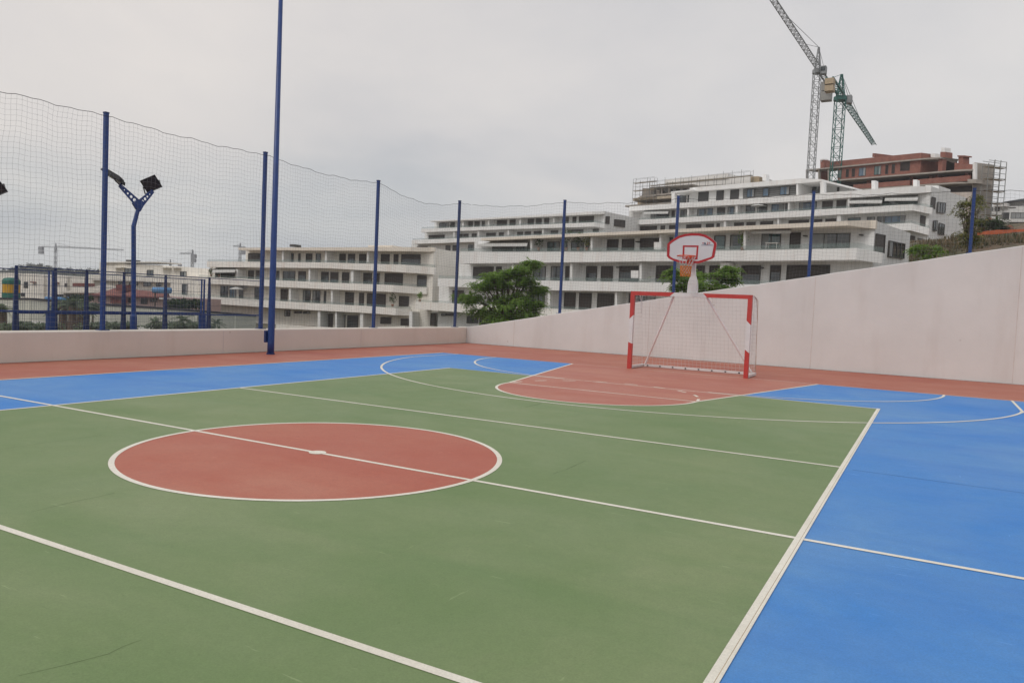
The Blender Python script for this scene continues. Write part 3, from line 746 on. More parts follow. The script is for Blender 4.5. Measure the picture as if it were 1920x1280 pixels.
# net: roof, back and two sides
NB = MB()
def netpanel(fn, nu, nv, r=.0026):
    g = [[fn(i/nu, j/nv) for i in range(nu+1)] for j in range(nv+1)]
    for j in range(nv+1): NB.tube(g[j], r, 3, cap=False)
    for i in range(nu+1): NB.tube([g[j][i] for j in range(nv+1)], r, 3, cap=False)
xl, xr = GX-GW/2+.03, GX+GW/2-.03
prof = [(GY+.05, GH-.02), (GY+.40, GH-.02), (GY+.74, GH-.10), (GY+.82, GH-.5), (GY+.90, 1.0), (GY+1.0, .45), (RY, .06)]
def pf(u):
    L_ = [math.hypot(prof[i+1][0]-prof[i][0], prof[i+1][1]-prof[i][1]) for i in range(len(prof)-1)]; q = u*sum(L_)
    for i, l in enumerate(L_):
        if q <= l or i == len(L_)-1:
            k = q/l; return prof[i][0]+(prof[i+1][0]-prof[i][0])*k, prof[i][1]+(prof[i+1][1]-prof[i][1])*k
        q -= l
def back(u, v):
    y, z = pf(v); n = mnoise.noise(Vector((u*6, v*5, 2)))
    return Vector((xl+(xr-xl)*u+.02*n, y+.05*n-(.02*math.sin(u*9)), z-.015*math.sin(math.pi*u)*(1-v)))
netpanel(back, 30, 26)
for xx in (xl, xr):
    def side(u, v, xx=xx):
        y, z = pf(v); return Vector((xx+.03*mnoise.noise(Vector((u*3, v*4, xx))), GY+.05+(y-GY-.05)*u, z if v > .16 else z))
    def side2(u, v, xx=xx):
        z = GH-.05-(GH-.1)*v
        yb = GY+.78 if z > 1.5 else GY+.78+(1.5-z)/1.45*.27
        return Vector((xx+.03*mnoise.noise(Vector((u*3, v*4, xx))), GY+.05+(yb-GY-.05)*u, z))
    netpanel(side2, 9, 19)
NB.build('goal_net', white_net_m, goal, fix=False)
mb = MB(); mb.tube([(xr, GY+.05, GH-.02), (xr, GY+.40, GH-.02), (xr+.01, GY+.76, GH-.12), (xr+.01, GY+.83, GH-.5), (xr, GY+.93, .9), (xr, RY, .08)], .006, 5)
mb.build('net_edge_cord', mat('orange_cord', (.45, .25, .12), .9, .1, 3), goal, fix=False)
for k in range(9):
    mb = MB(); x = xl+.15+k*.35; mb.box((x, RY-.045, .03), (x+.04, RY-.036, .06)); mb.build('net_clip', black_m, goal)

# ================================================================== BASKET ABOVE THE GOAL
bs = thing('basketball_hoop', 'white fan-shaped backboard with red border on a white pole above the goal', 'basketball hoop', (GX+.05, GY, GH))
px0 = GX+.055
def ring_pts(z, w, d): return [(px0-w/2, GY+.05-d/2, z), (px0+w/2, GY+.05-d/2, z), (px0+w/2, GY+.05+d/2, z), (px0-w/2, GY+.05+d/2, z)]
secs = [(GH+.001, .25, .14), (GH+.22, .235, .14), (GH+.30, .21, .13), (GH+.44, .12, .11), (GH+.56, .095, .10), (GH+1.05, .09, .09)]
mb = MB()
for (z0, w0, d0), (z1, w1, d1) in zip(secs[:-1], secs[1:]): mb.prism(ring_pts(z0, w0, d0), ring_pts(z1, w1, d1))
bevel(mb.build('pole', goal_white, bs), .01)
BY = GY-.16
def bpt(px, py): return (GX+.02+(px-542)*.00147, 3.50-(py-100)*.00136)
out = [(122, 300), (150, 268), (200, 225), (300, 155), (420, 115), (540, 100), (670, 105), (780, 135), (860, 185), (920, 235), (958, 272), (966, 310), (938, 535), (905, 560), (830, 592), (690, 648), (380, 648), (205, 590), (150, 555), (125, 520)]
def shrink(pts, k):
    cx_ = sum(p[0] for p in pts)/len(pts); cy_ = 375; o = []
    for x, y in pts:
        d = math.hypot(x-cx_, y-cy_); o.append((x-(x-cx_)/d*k*1.02, y-(y-cy_)/d*k*.98))
    return o
def bp(L_, y): return [(bpt(*p)[0], y, bpt(*p)[1]) for p in L_]
inn = shrink(out, 46)
mb = MB(); mb.prism(bp(out, BY+.004), bp(out, BY+.034)); mb.build('backboard', board_white, bs)
mb = MB(); n = len(out)
for i in range(n):
    j = (i+1) % n; q = [out[i], out[j], inn[j], inn[i]]; mb.prism(bp(q, BY), bp(q, BY+.0035))
board_red = mat('board_crimson', (.40, .028, .035), .45, .08, 5)
mb.build('border', board_red, bs)
mb = MB(); s0 = [(395, 322), (664, 325), (658, 578), (398, 574)]; s1 = [(426, 352), (634, 354), (630, 548), (428, 546)]
for i in range(4):
    j = (i+1) % 4; q = [s0[i], s0[j], s1[j], s1[i]]; mb.prism(bp(q, BY), bp(q, BY+.0035))
mb.build('target_square', board_red, bs)
# small maker's mark: dark red and blue characters over a thin dark rule
mb = MB()
def stroke(pts, mi, w=9):
    for (xa, ya), (xb, yb) in zip(pts[:-1], pts[1:]):
        A_, B_ = bpt(xa, ya), bpt(xb, yb); mb.bar((A_[0], BY-.001, A_[1]), (B_[0], BY-.001, B_[1]), w*.00147, .004, mi, up=Vector((0, 1, 0)))
stroke([(726, 283), (750, 283)], 0); stroke([(738, 270), (738, 296)], 0)
stroke([(772, 266), (758, 294), (782, 294)], 1); stroke([(776, 280), (776, 308)], 1)
stroke([(796, 305), (800, 305)], 0)
stroke([(802, 266), (822, 266), (822, 284), (804, 304), (826, 304)], 0, 8); stroke([(836, 266), (852, 266), (844, 304)], 0, 8)
stroke([(710, 317), (905, 319)], 1, 5)
mb.build('lettering', [goal_red, navy_steel], bs)
RXc, RYc, RZ, RR = GX+.02, BY-.15-.225, 2.905, .225
mb = MB()
K = 32; mb.tube([(RXc+RR*math.cos(2*math.pi*k/K), RYc+RR*math.sin(2*math.pi*k/K), RZ) for k in range(K+1)], .011, 8, cap=False)
mb.build('rim', ring_m, bs, smooth=True, fix=False)
mb = MB()
mb.prism([(RXc-.07, RYc+RR-.01, RZ+.012), (RXc+.07, RYc+RR-.01, RZ+.012), (RXc+.07, RYc+RR-.01, RZ-.02), (RXc-.07, RYc+RR-.01, RZ-.02)],
         [(RXc-.07, BY, RZ+.02), (RXc+.07, BY, RZ+.02), (RXc+.07, BY, RZ-.17), (RXc-.07, BY, RZ-.17)])
mb.prism([(RXc-.075, BY-.001, RZ+.03), (RXc+.075, BY-.001, RZ+.03), (RXc+.075, BY-.001, RZ-.19), (RXc-.075, BY-.001, RZ-.19)], [(RXc-.075, BY-.016, RZ+.03), (RXc+.075, BY-.016, RZ+.03), (RXc+.075, BY-.016, RZ-.19), (RXc-.075, BY-.016, RZ-.19)])
mb.build('rim_bracket', ring_m, bs)
def hoopnet(z0, z1, r0, r1, rows, m, name, rad):
    mb = MB(); K = 12
    for k in range(K):
        for sgn in (-1, 1):
            pts = []
            for j in range(rows+1):
                u = j/rows; r_ = r0+(r1-r0)*(u**.75); a = 2*math.pi*(k+sgn*.5*j)/K
                pts.append((RXc+r_*math.cos(a), RYc+r_*math.sin(a), z0+(z1-z0)*u))
            mb.tube(pts, rad, 4, cap=False)
    mb.build(name, m, bs, fix=False)
hoopnet(RZ-.01, RZ-.24, RR, .135, 2, white_net_m, 'net', .0032)
hoopnet(RZ-.24, RZ-.50, .135, .12, 5, orange_m, 'net', .0085)
mb = MB()
mb.bar((px0, GY+.0, RZ+.05), (px0, BY+.04, RZ+.05), .08, .16); mb.bar((px0, GY+.0, RZ+.32), (px0, BY+.04, RZ+.32), .05, .05); mb.build('arm', goal_white, bs)

# ================================================================== BUILDINGS
WR = random.Random(5); curtain_m = mat('curtain', (.30, .31, .31), .6, .15, 3)
class Bld:
    def __init__(s, name, label, cat, pl, xref, yref, zb, group=None):
        s.pl = pl; c = pl.at(xref, yref); s.base = Vector((c.x, c.y, zb)); s.zb = zb
        s.root = thing(name, label, cat, s.base, group)
    def pris(s, mb, pts, off, depth, mi=0):
        """pts image points on the plane at off; extruded back by depth"""
        a = [s.pl.at(x, y, off) for x, y in pts]; mb.prism(a, [p-s.pl.n*depth for p in a], mi)
    def wall(s, pieces, m, name='wall', D=9):
        """pieces: (x0, x1, top line fn, bottom line fn or None for ground, off)"""
        mb = MB(); seen = {}
        for x0, x1, tf, bf, off in pieces:
            a0, a1 = s.pl.at(x0, tf(x0), off), s.pl.at(x1, tf(x1), off)
            for k_, a_ in ((x0, a0), (x1, a1)):
                if (k_, off) in seen: a_.x, a_.y = seen[(k_, off)]
                else: seen[(k_, off)] = (a_.x, a_.y)
            if bf is None: b0, b1 = Vector((a0.x, a0.y, s.zb)), Vector((a1.x, a1.y, s.zb))
            else: b0, b1 = s.pl.at(x0, bf(x0), off), s.pl.at(x1, bf(x1), off)
            b0.x, b0.y, b1.x, b1.y = a0.x, a0.y, a1.x, a1.y
            a = [a0, a1, b1, b0]; mb.prism(a, [p-s.pl.n*(D+off) for p in a])
        return mb.build(name, m, s.root)
    def band(s, pts, m, name='balcony', glass=None, back=-.12, gl_h=3.0):
        """pts: (x, ytop, ybot, off) along the front edge, solid back to the wall"""
        mb = MB(); F_ = [(s.pl.at(x, yt, o), s.pl.at(x, yb, o), o) for x, yt, yb, o in pts]
        top = [f[0] for f in F_]; bot = [Vector((f[0].x, f[0].y, f[1].z)) for f in F_]
        tb = [p-s.pl.n*(f[2]-back) for p, f in zip(top, F_)]; bb = [p-s.pl.n*(f[2]-back) for p, f in zip(bot, F_)]
        n = len(F_)
        hollow = name == 'balcony' and max(f[2] for f in F_) > 1
        h_ = [Vector((0, 0, min(.32, (t.z-b_.z)*.35))) for t, b_ in zip(top, bot)]
        for i in range(n-1):
            mb.poly([top[i], top[i+1], bot[i+1], bot[i]]); mb.poly([bot[i], bot[i+1], bb[i+1], bb[i]])
            if hollow:
                a, c = (min(.16, F_[k][2]*.5+.02) for k in (i, i+1)); ti, tj = top[i]-s.pl.n*a, top[i+1]-s.pl.n*c
                fi, fj = Vector((ti.x, ti.y, bot[i].z+h_[i].z)), Vector((tj.x, tj.y, bot[i+1].z+h_[i+1].z))
                mb.poly([top[i+1], top[i], ti, tj]); mb.poly([ti, fi, fj, tj]); mb.poly([fi, bb[i]+h_[i], bb[i+1]+h_[i+1], fj]); mb.poly([bb[i]+h_[i], bb[i], bb[i+1], bb[i+1]+h_[i+1]])
            else:
                mb.poly([top[i+1], top[i], tb[i], tb[i+1]]); mb.poly([tb[i], bb[i], bb[i+1], tb[i+1]])
        for k, sg in ((0, 1), (-1, -1)):
            mb.poly([top[k], bot[k], bb[k], tb[k]])
            if hollow and F_[k][2] > 1:
                e = s.pl.t*.15*sg; mb.poly([top[k]+e, bot[k]+e, bb[k]+e, tb[k]+e]); mb.poly([top[k], top[k]+e, tb[k]+e, tb[k]])
        o = mb.build(name, m, s.root)
        if glass:
            mb = MB(); h = glass
            for i in range(n-1):
                q = [top[i]-s.pl.n*.12, top[i+1]-s.pl.n*.12]; up = Vector((0, 0, h)); e = Vector((0, 0, .004))
                mb.prism([q[0]+e, q[1]+e, q[1]+up, q[0]+up], [q[0]+e-s.pl.n*.02, q[1]+e-s.pl.n*.02, q[1]+up-s.pl.n*.02, q[0]+up-s.pl.n*.02])
            mb.build('glass_railing', rail_glass, o)
        return o
    def win(s, x0, x1, tf, bf, kind='s', off=0.0, pl=None):
        pl = pl or s.pl
        m = {'s': shutter, 'g': grey_shutter, 'd': glass_dark, 'b': glass_blue, 't': glass_teal, 'v': dark_void}[kind]
        c = [pl.at(x0, tf(x0), off), pl.at(x1, tf(x1), off), pl.at(x1, bf(x1), off), pl.at(x0, bf(x0), off)]
        c[3].x, c[3].y, c[2].x, c[2].y = c[0].x, c[0].y, c[1].x, c[1].y
        n = pl.n; t_ = (c[1]-c[0]).normalized(); up = Vector((0, 0, 1)); w = .07
        fr = MB(); e = .09; inner = [c[0]+t_*w-up*w, c[1]-t_*w-up*w, c[2]-t_*w+up*w, c[3]+t_*w+up*w]
        for i in range(4):
            j = (i+1) % 4; q = [c[i], c[j], inner[j], inner[i]]; fr.prism([p+n*e for p in q], [p-n*.05 for p in q])
        wd = (c[1]-c[0]).length
        if kind in 'dbt' and wd > 1.3:
            k = max(2, round(wd/1.1))
            for i in range(1, k):
                a = inner[0].lerp(inner[1], i/k); b_ = inner[3].lerp(inner[2], i/k)
                fr.prism([p+n*.085 for p in (a-t_*.03, a+t_*.03, b_+t_*.03, b_-t_*.03)], [p+n*.04 for p in (a-t_*.03, a+t_*.03, b_+t_*.03, b_-t_*.03)])
        f = fr.build('window', dark_frame if kind != 'b' else dark_frame, s.root)
        pn = MB(); pn.prism([p+n*.03 for p in inner], [p-n*.06 for p in inner]); pn.build('shutter' if kind in 'sg' else 'pane', m, f)
        rnd = WR.random(); lo = inner[3].lerp(inner[0], 1); hgt_ = (inner[0]-inner[3]).length
        if kind == 's' and rnd < .28 and hgt_ > .9:          # shutter not fully down: glass shows below it
            u = WR.uniform(.35, .7); q = [inner[3].lerp(inner[0], u), inner[2].lerp(inner[1], u), inner[2], inner[3]]
            g_ = MB(); g_.prism([p+n*.036 for p in q], [p+n*.031 for p in q]); g_.build('pane', glass_dark, f)
        if kind in 'dbt' and rnd < .5 and wd > .9:           # curtain drawn over one side
            a_, b_ = ((0, WR.uniform(.2, .42)) if WR.random() < .5 else (WR.uniform(.58, .8), 1))
            q = [inner[0].lerp(inner[1], a_), inner[0].lerp(inner[1], b_), inner[3].lerp(inner[2], b_), inner[3].lerp(inner[2], a_)]
            g_ = MB(); g_.prism([p+n*.036 for p in q], [p+n*.031 for p in q]); g_.build('curtain', curtain_m, f)
        return f
    def div(s, x, yt, yb, off=1.7, w=3.0, m=None):
        mb = MB(); s.pris(mb, [(x-w/2, yt), (x+w/2, yt), (x+w/2, yb), (x-w/2, yb)], off, off+.1); return mb.build('divider_wall', m or white_wall, s.root)
    def box(s, x0, x1, y0, y1, off, d, name, m):
        mb = MB(); s.pris(mb, [(x0, y0), (x1, y0), (x1, y1), (x0, y1)], off, d); return mb.build(name, m, s.root)
    def awn(s, x0, x1, yh, yf, off=2.0):
        """sloped awning: back edge at the wall (yh), front edge lower (yf)"""
        a = [s.pl.at(x0, yh, .05), s.pl.at(x1, yh-.3, .05)]; b_ = [s.pl.at(x0-1, yf, off), s.pl.at(x1-1, yf-.6, off)]
        mb = MB(); q = [a[0], a[1], b_[1], b_[0]]; mb.prism(q, [p-Vector((0, 0, .06)) for p in q])
        q = [b_[0], b_[1], b_[1]-Vector((0, 0, .28)), b_[0]-Vector((0, 0, .28))]; q = [p+s.pl.n*.01 for p in q]; mb.prism(q, [p+s.pl.n*.03 for p in q])
        return mb.build('awning', awning_m, s.root)
K_ = lambda v: (lambda x: v)

# ---- B1: cream block, left of centre
p1 = Plane(450, 119, 762, 105)
B = Bld('apartment_block', 'cream terraced apartment block with rounded white balconies seen left of the corner', 'apartment block', p1, 780, 560, -4, 'apartment blocks up the hillside')
roof = Ln(450, 464.5, 806, 463.5)
b1t, b1b = Ln(388, 490, 760, 496), Ln(388, 500.5, 760, 510)
b2t, b2b = Ln(395, 520, 780, 537.5), Ln(395, 532, 760, 547)
b3t, b3b = Ln(395, 555.5, 750, 577.5), Ln(395, 570, 740, 590.5)
base1 = Ln(395, 600, 780, 618)
B.wall([(461, 814, Ln(450, 467, 806, 465.5), b1t, 0), (395, 814, Ln(388, 490.2, 806, 497), b2t, 0), (320, 814, b2t, b3t, 0), (320, 814, b3t, None, 0)], cream_wall, D=12)
B.band([(447, 464.5, 468.5, 2.2), (770, 463.2, 471, 2.2), (806, 463.5, 472, .25), (815, 464, 471, .25)], beige_trim, 'roof_slab')
B.band([(388, 490, 500.5, 1.8), (610, 492, 502.5, 2.0), (762, 496.5, 511, 2.0), (806, 500.5, 514, .3), (815, 501.5, 515, .3)], warm_trim, glass=.35)
B.band([(372, 519, 531, 1.8), (600, 529, 541.5, 2.0), (738, 534.5, 547.5, 2.0), (783, 538, 551, .3), (800, 539, 551.5, .3)], warm_trim, glass=.35)
B.band([(322, 552, 564, 1.8), (517, 564.5, 577.5, 2.0), (700, 574.5, 587.5, 2.0), (742, 578, 591, 2.0), (770, 580, 592, .3)], warm_trim, glass=.35)
wt, wb = Ln(461, 474.5, 790, 477), b1t
for a, b_, k in [(466, 490, 's'), (536, 551, 'd'), (560, 564, 's'), (574.5, 586, 's'), (593, 602, 'd'), (637, 649, 's'), (653, 666, 's'), (674, 687, 's'), (715, 731, 's'), (739, 747.5, 's'), (753, 789, 's')]: B.win(a, b_, wt, wb, k)
for x in (530, 611, 689.5): B.div(x, 470, 492)
wt, wb = Ln(466, 506.5, 760, 513), b2t
for a, b_, k in [(404, 412, 'v'), (415, 440, 'v'), (466, 477, 's'), (480, 492, 's'), (519, 524, 's'), (531, 554, 'd'), (560, 574, 's'), (603, 617, 's'), (620, 635, 's'), (642, 655, 's'), (682, 697.5, 's'), (707, 712, 's'), (722, 756, 's')]: B.win(a, b_, wt, wb, k)
for x, w in ((444, 4), (580, 3), (660, 5)): B.div(x, 505, 532, w=w)
B.awn(399, 442, 503, 508, 2.3)
wt, wb = Ln(520, 541, 730, 551.5), b3t
for a, b_, k in [(342, 352, 'd'), (414, 428.5, 'd'), (431, 443, 'b'), (449, 457, 'd'), (478, 490, 'd'), (527, 540, 's'), (569, 583, 'd'), (587, 601, 'd'), (608, 612, 's'), (648, 664, 's'), (674, 683, 's'), (689, 724, 's')]: B.win(a, b_, wt, wb, k)
for x in (543.5, 622): B.div(x, 541, 572)
wb = K_(612)
for a, b_, y0, y1, k in [(534, 544.5, 581, 593, 'd'), (552, 567, 583, 587.5, 'd'), (569, 582, 583.5, 588, 'd'), (612, 625, 588, 614, 's'), (638, 648, 590, 616, 's'), (652, 672, 591, 616, 's'), (681, 689, 592, 616, 's'), (714, 734, 594.5, 607, 's'), (752, 770, 597, 610, 's')]: B.win(a, b_, K_(y0), K_(y1), k)
for x, w in ((598, 5), (630, 3), (678, 6)): B.div(x, 583, 618, w=w)
sp = p1.side(812, 480)
for a, b_, y0, y1 in [(815, 830, 479, 500), (847, 860, 484.5, 503)]: B.win(a, b_, Ln(a, y0, b_, y0+1.2), Ln(a, y1, b_, y1-.5), 's', pl=sp)
for a, b_, y0, y1 in [(783, 800, 515.5, 536.5), (749, 767, 554.5, 574.5)]: B.win(a, b_, Ln(a, y0, b_, y0+1), Ln(a, y1, b_, y1-.3), 's', off=.02)
B.win(816.5, 822, K_(521), K_(531), 's', pl=sp)
B.box(543, 552, 458, 462.5, -3, 1.5, 'roof_vent', dark_frame)
B.box(690, 735, 460, 463, -4, 3, 'roof_hatch', beige_trim)
B.div(770, 584, 618, w=6)

# ---- B2: big white block across the middle
p2 = Plane(910, 96, 1607, 66)
B = Bld('apartment_block', 'long white apartment block with three balcony storeys directly above the goal', 'apartment block', p2, 1500, 560, -3, 'apartment blocks up the hillside')
rt = lambda x: 447 + (412.8-447)*(x-905)/(1631-905)
b1t = Ln(862, 472.5, 1607, 464.5); b2t = Ln(822, 521.5, 1300, 530.5)
b3t = Ln(780, 566, 1040, 579)
B.wall([(890, 1641, lambda x: rt(x)+1.2, b1t, 0), (862, 1641, b1t, Ln(862, 521.9, 1641, 530.5), 0), (824, 1641, Ln(824, 521.9, 1641, 530.5), None, 0)], white_wall, D=11)
B.band([(902, 446.5, 451, 2.2), (1240, 431, 437, 2.2), (1590, 414, 423, 2.2), (1633, 412.8, 428, .25), (1643, 413.2, 429, .25)], beige_trim, 'roof_slab')
B.band([(862, 472, 494, 2.0), (1240, 472.3, 489.5, 2.1), (1445, 468.5, 489, 2.1), (1607, 465, 487, 2.1), (1655, 474, 494, .3)], white_trim, glass=.45)
B.band([(821, 521.8, 536.5, 2.0), (1022, 526.2, 544, 2.0), (1240, 529.8, 547, 2.0), (1640, 538, 560, 2.0)], white_trim, glass=.4)
B.band([(779, 565.5, 579, 2.0), (877, 570, 586.5, 2.0), (1040, 579, 596, 2.0), (1300, 590, 608, 2.0)], warm_trim, glass=.3)
wt = lambda x: 457.5+(436-457.5)*(x-924)/(1500-924); wb = b1t
for a, b_, k in [(924, 962, 's'), (969, 991, 'd'), (1027, 1050, 't'), (1053, 1064, 't'), (1072, 1095, 'd'), (1100, 1105, 'd'), (1139, 1160, 's'), (1167, 1190, 's'), (1201, 1236, 's'), (1246, 1262, 'd'), (1340, 1361, 't'), (1370, 1392, 'd'), (1429, 1465, 't'), (1482, 1502, 's')]: B.win(a, b_, wt, wb, k)
B.win(1522, 1595, Ln(1522, 438, 1595, 437), K_(467), 'd')
for x, w in ((996, 3.5), (1109, 3.5), (1238, 3.5), (1396, 4)): B.div(x, rt(x)+4, b1t(x), w=w)
B.awn(897, 990, 452.5, 458, 2.3)
B.awn(1410, 1484, 430.5, 432.5, 1.6)
wt = Ln(888, 500, 1460, 497); wb = b2t
for a, b_, k in [(888, 926, 's'), (931, 941, 's'), (1001, 1024, 'd'), (1034, 1053, 'd'), (1061, 1068, 's'), (1100, 1120, 's'), (1128, 1150, 's'), (1162, 1198, 's'), (1231, 1267, 's'), (1306, 1322, 's'), (1331, 1357, 's'), (1391, 1427, 's'), (1445, 1465, 's'), (1476, 1557, 's')]: B.win(a, b_, wt, wb, k)
for x, w in ((961, 3.5), (1071, 4), (1201, 4), (1360, 6)): B.div(x, 494, 526, w=w)
wt = Ln(849, 544, 1200, 551); wb = Ln(849, 568, 1200, 585)
for a, b_, k in [(849, 870, 's'), (988, 1022, 'd'), (1059, 1080, 's'), (1087, 1110, 's'), (1121, 1152, 's'), (1180, 1230, 'd')]: B.win(a, b_, wt, wb, k)
for x, w in ((1029, 4), (1155, 3.5)): B.div(x, 545, 580, w=w)
for a, b_, y0, y1, k in [(808, 817.5, 587, 610, 's'), (828, 853, 587, 592, 'd'), (876, 897, 592, 606, 'd'), (900, 945, 593, 612, 'd')]: B.win(a, b_, K_(y0), K_(y1), k, off=.02)
B.wall([(800, 823.6, K_(585), None, -.4)], white_wall, 'ground_floor_wall', D=8)
sp = p2.side(1641, 440)
B.win(1643, 1659, Ln(1640, 437.5, 1658, 440.5), Ln(1640, 473.5, 1658, 476.5), 's', pl=sp)
B.win(1667, 1696, Ln(1667, 451, 1696, 457), Ln(1667, 482, 1696, 486), 'd', pl=sp)
for x, y in ((1508, 442), (1613, 440), (1425, 501.5), (1194, 453), (1158, 501)): B.box(x-3, x+3, y-1, y+1, .5, .5, 'wall_lamp', dark_frame)
for x0, x1, y0, y1 in ((1226, 1240, 454, 468), (1183, 1197, 507, 521), (1350, 1368, 492, 506)): B.box(x0, x1, y0, y1, 1.6, .9, 'utility_box', white_trim)

# ---- B3: white block beyond, centre
p3 = Plane(807, 195, 1130, 160)
B = Bld('apartment_block', 'distant white stepped apartment block behind the corner post, right of the cream block', 'apartment block', p3, 1100, 560, 6, 'apartment blocks up the hillside')
rt = Ln(809, 414, 1132, 395.5); b1t = Ln(792, 429, 1130, 417); b2t = Ln(775, 450, 1130, 435)
B.wall([(815, 1134, lambda x: rt(x)+.9, b1t, 0), (797, 1134, b1t, b2t, 0), (772, 1134, b2t, None, 0)], white_wall, D=14)
B.band([(807, 414, 416, 2.2), (975, 405, 408.5, 2.2), (1110, 396.7, 402, 2.2), (1134, 395.8, 401, .3)], white_trim, 'roof_slab')
B.band([(790, 429, 435.5, 2.0), (960, 423, 429.5, 2), (1115, 417, 425, 2.0), (1134, 420, 428, .3)], white_trim, glass=.4)
B.band([(773, 450, 457.5, 2.0), (960, 443, 451, 2), (1134, 435, 444, 2.0)], white_trim, glass=.4)
wt = Ln(824, 418, 1114, 404); wb = b1t
for a, b_, k in [(824, 842, 'd'), (845, 853, 's'), (877, 887, 's'), (890, 900, 's'), (904, 909, 's'), (932, 951, 's'), (956, 967, 's'), (990, 1002, 's'), (1005, 1016, 's'), (1021, 1030, 's'), (1055, 1067, 's'), (1074, 1081, 's'), (1086, 1114, 's')]: B.win(a, b_, wt, wb, k)
for x in (868, 916, 975, 1038): B.div(x, rt(x)+3, b1t(x), w=2.5)
wt = Ln(804, 441, 1123, 429); wb = b2t
for a, b_, k in [(804, 834, 'v'), (857, 868, 's'), (869, 879, 's'), (885, 894, 's'), (912, 930, 's'), (936, 945, 's'), (970, 981, 's'), (984, 996, 's'), (1001, 1016, 's'), (1033, 1047, 's'), (1055, 1061, 's'), (1065, 1094, 's'), (1112, 1123, 's')]: B.win(a, b_, wt, wb, k)
for x in (851, 897, 953, 1018): B.div(x, b1t(x)+7, b2t(x), w=2.5)
wt = Ln(836, 460, 900, 458)
for a, b_, k in [(782, 802, 'v'), (836, 845, 's'), (849, 857, 's'), (878, 890, 'd'), (891, 905, 's')]: B.win(a, b_, wt, K_(470), k)
sp = p3.side(1134, 410)
B.win(1136, 1143, K_(405.5), Ln(1130, 419, 1143, 420.5), 's', pl=sp); B.win(1152, 1172, Ln(1152, 411, 1172, 413), Ln(1152, 424, 1172, 427), 's', pl=sp)

# ---- B4: white block upper right with grey penthouse
p4 = Plane(1200, 172, 1738, 125)
B = Bld('apartment_block', 'white apartment block with grey-panelled penthouse in front of the two tall cranes', 'apartment block', p4, 1700, 560, 6, 'apartment blocks up the hillside')
At, Ab = Ln(1200, 386, 1738, 349), Ln(1200, 394, 1738, 361.5)
Bt, Bb = Ln(1177, 413, 1708, 383), Ln(1177, 421.5, 1708, 394)
Ct = Ln(1177, 440, 1708, 417)
B.wall([(1205, 1746, lambda x: At(x)+.8, Bt, 0), (1186, 1746, Bt, Ct, 0), (1186, 1746, Ct, None, 0)], white_wall, D=15)
B.wall([(1293, 1494, Ln(1300, 352, 1502, 335), At, -2.0)], white_wall, 'penthouse_wall', D=8)
B.band([(1258, 359.5, 362.3, 0.5), (1299, 355.2, 357.6, .5)], white_trim, 'canopy', back=-7)
B.box(1259, 1265, 361, 382, .5, 1, 'pillar', white_trim)
B.wall([(1266, 1298, K_(362), At, -4)], white_wall, 'terrace_wall', D=5)
for a, b_ in ((1276, 1287), (1290, 1296)): B.win(a, b_, K_(366), K_(380), 'd', off=-4)
B.band([(1299, 351.5, 359, -.6), (1502, 334.5, 343.5, -.6), (1540, 336, 340, .3), (1601, 351.5, 354.5, -4)], white_trim, 'roof_slab', back=-8)
gt, gb = Ln(1300, 359.5, 1492, 345), lambda x: At(x)+.5
grey_panel = slat_mat('grey_panel', (0.15, 0.15, 0.145), .4)
for a, b_ in ((1310, 1329), (1344, 1357.5), (1370, 1386)): B.win(a, b_, gt, gb, 'g', off=-1.95)
mb = MB(); B.pris(mb, [(1393, gt(1393)), (1492, gt(1492)), (1492, At(1492)), (1393, At(1393))], -1.9, .09); mb.build('grey_cladding', grey_panel, B.root)
for a, b_ in ((1401, 1415), (1431, 1442), (1463, 1481)): B.win(a, b_, lambda x: gt(x)+3.5, lambda x: gb(x)-2.5, 'b', off=-1.8)
B.box(1493, 1496.5, 342, 367, -.8, 6, 'pillar', white_trim)
B.wall([(1497, 1600, Ln(1497, 345, 1600, 352), At, -6)], white_wall, 'terrace_wall', D=6)
B.win(1498, 1514, K_(347), K_(365), 'd', off=-6); B.win(1516, 1537, K_(348), K_(363), 'd', off=-6); B.win(1546, 1549, K_(349), K_(360), 's', off=-6); B.win(1570, 1574, K_(351), K_(359), 's', off=-6)
B.box(1538, 1545.5, 338.5, 363, .2, .8, 'pillar', white_trim)
B.band([(1180, 387.5, 395.5, 2.0), (1500, 365.2, 377, 2.0), (1708, 349.5, 362.5, 2.0), (1738, 349.5, 361, .4), (1746, 350, 361, .4)], white_trim)
B.band([(1177, 413.5, 422, 2.0), (1500, 395, 406.5, 2), (1712, 382.8, 394.5, 2.0), (1748, 389.5, 402, .3)], white_trim, glass=.4)
B.band([(1177, 440, 449, 2.0), (1668, 420.5, 432, 2), (1708, 418, 432, 2.0), (1742, 428, 441, .3)], white_trim, glass=.4)
wt = Ln(1221, 397.5, 1590, 374); wb = Bt
for a, b_, k in [(1221, 1255, 'd'), (1260, 1266, 's'), (1276, 1288, 'd'), (1308, 1322, 'b'), (1323, 1337, 'b'), (1345, 1360, 's'), (1365, 1377, 'b'), (1399, 1416, 'd'), (1421, 1439, 'd'), (1447, 1471, 'b'), (1473, 1477, 'd'), (1499, 1532, 'b'), (1542, 1562, 's'), (1569, 1587, 's'), (1596, 1650, 'd'), (1655, 1722, 'd')]: B.win(a, b_, wt, wb, k)
for x, w in ((1290, 2.5), (1381, 4), (1479, 3), (1591, 3)): B.div(x, At(x)+9, Bt(x), w=w)
B.awn(1208, 1254, 394, 399, 2.3); B.awn(1592, 1655, 372, 379, 2.4); B.awn(1660, 1722, 368, 374, 2.4)
wt = Ln(1201, 425, 1700, 404); wb = Ct
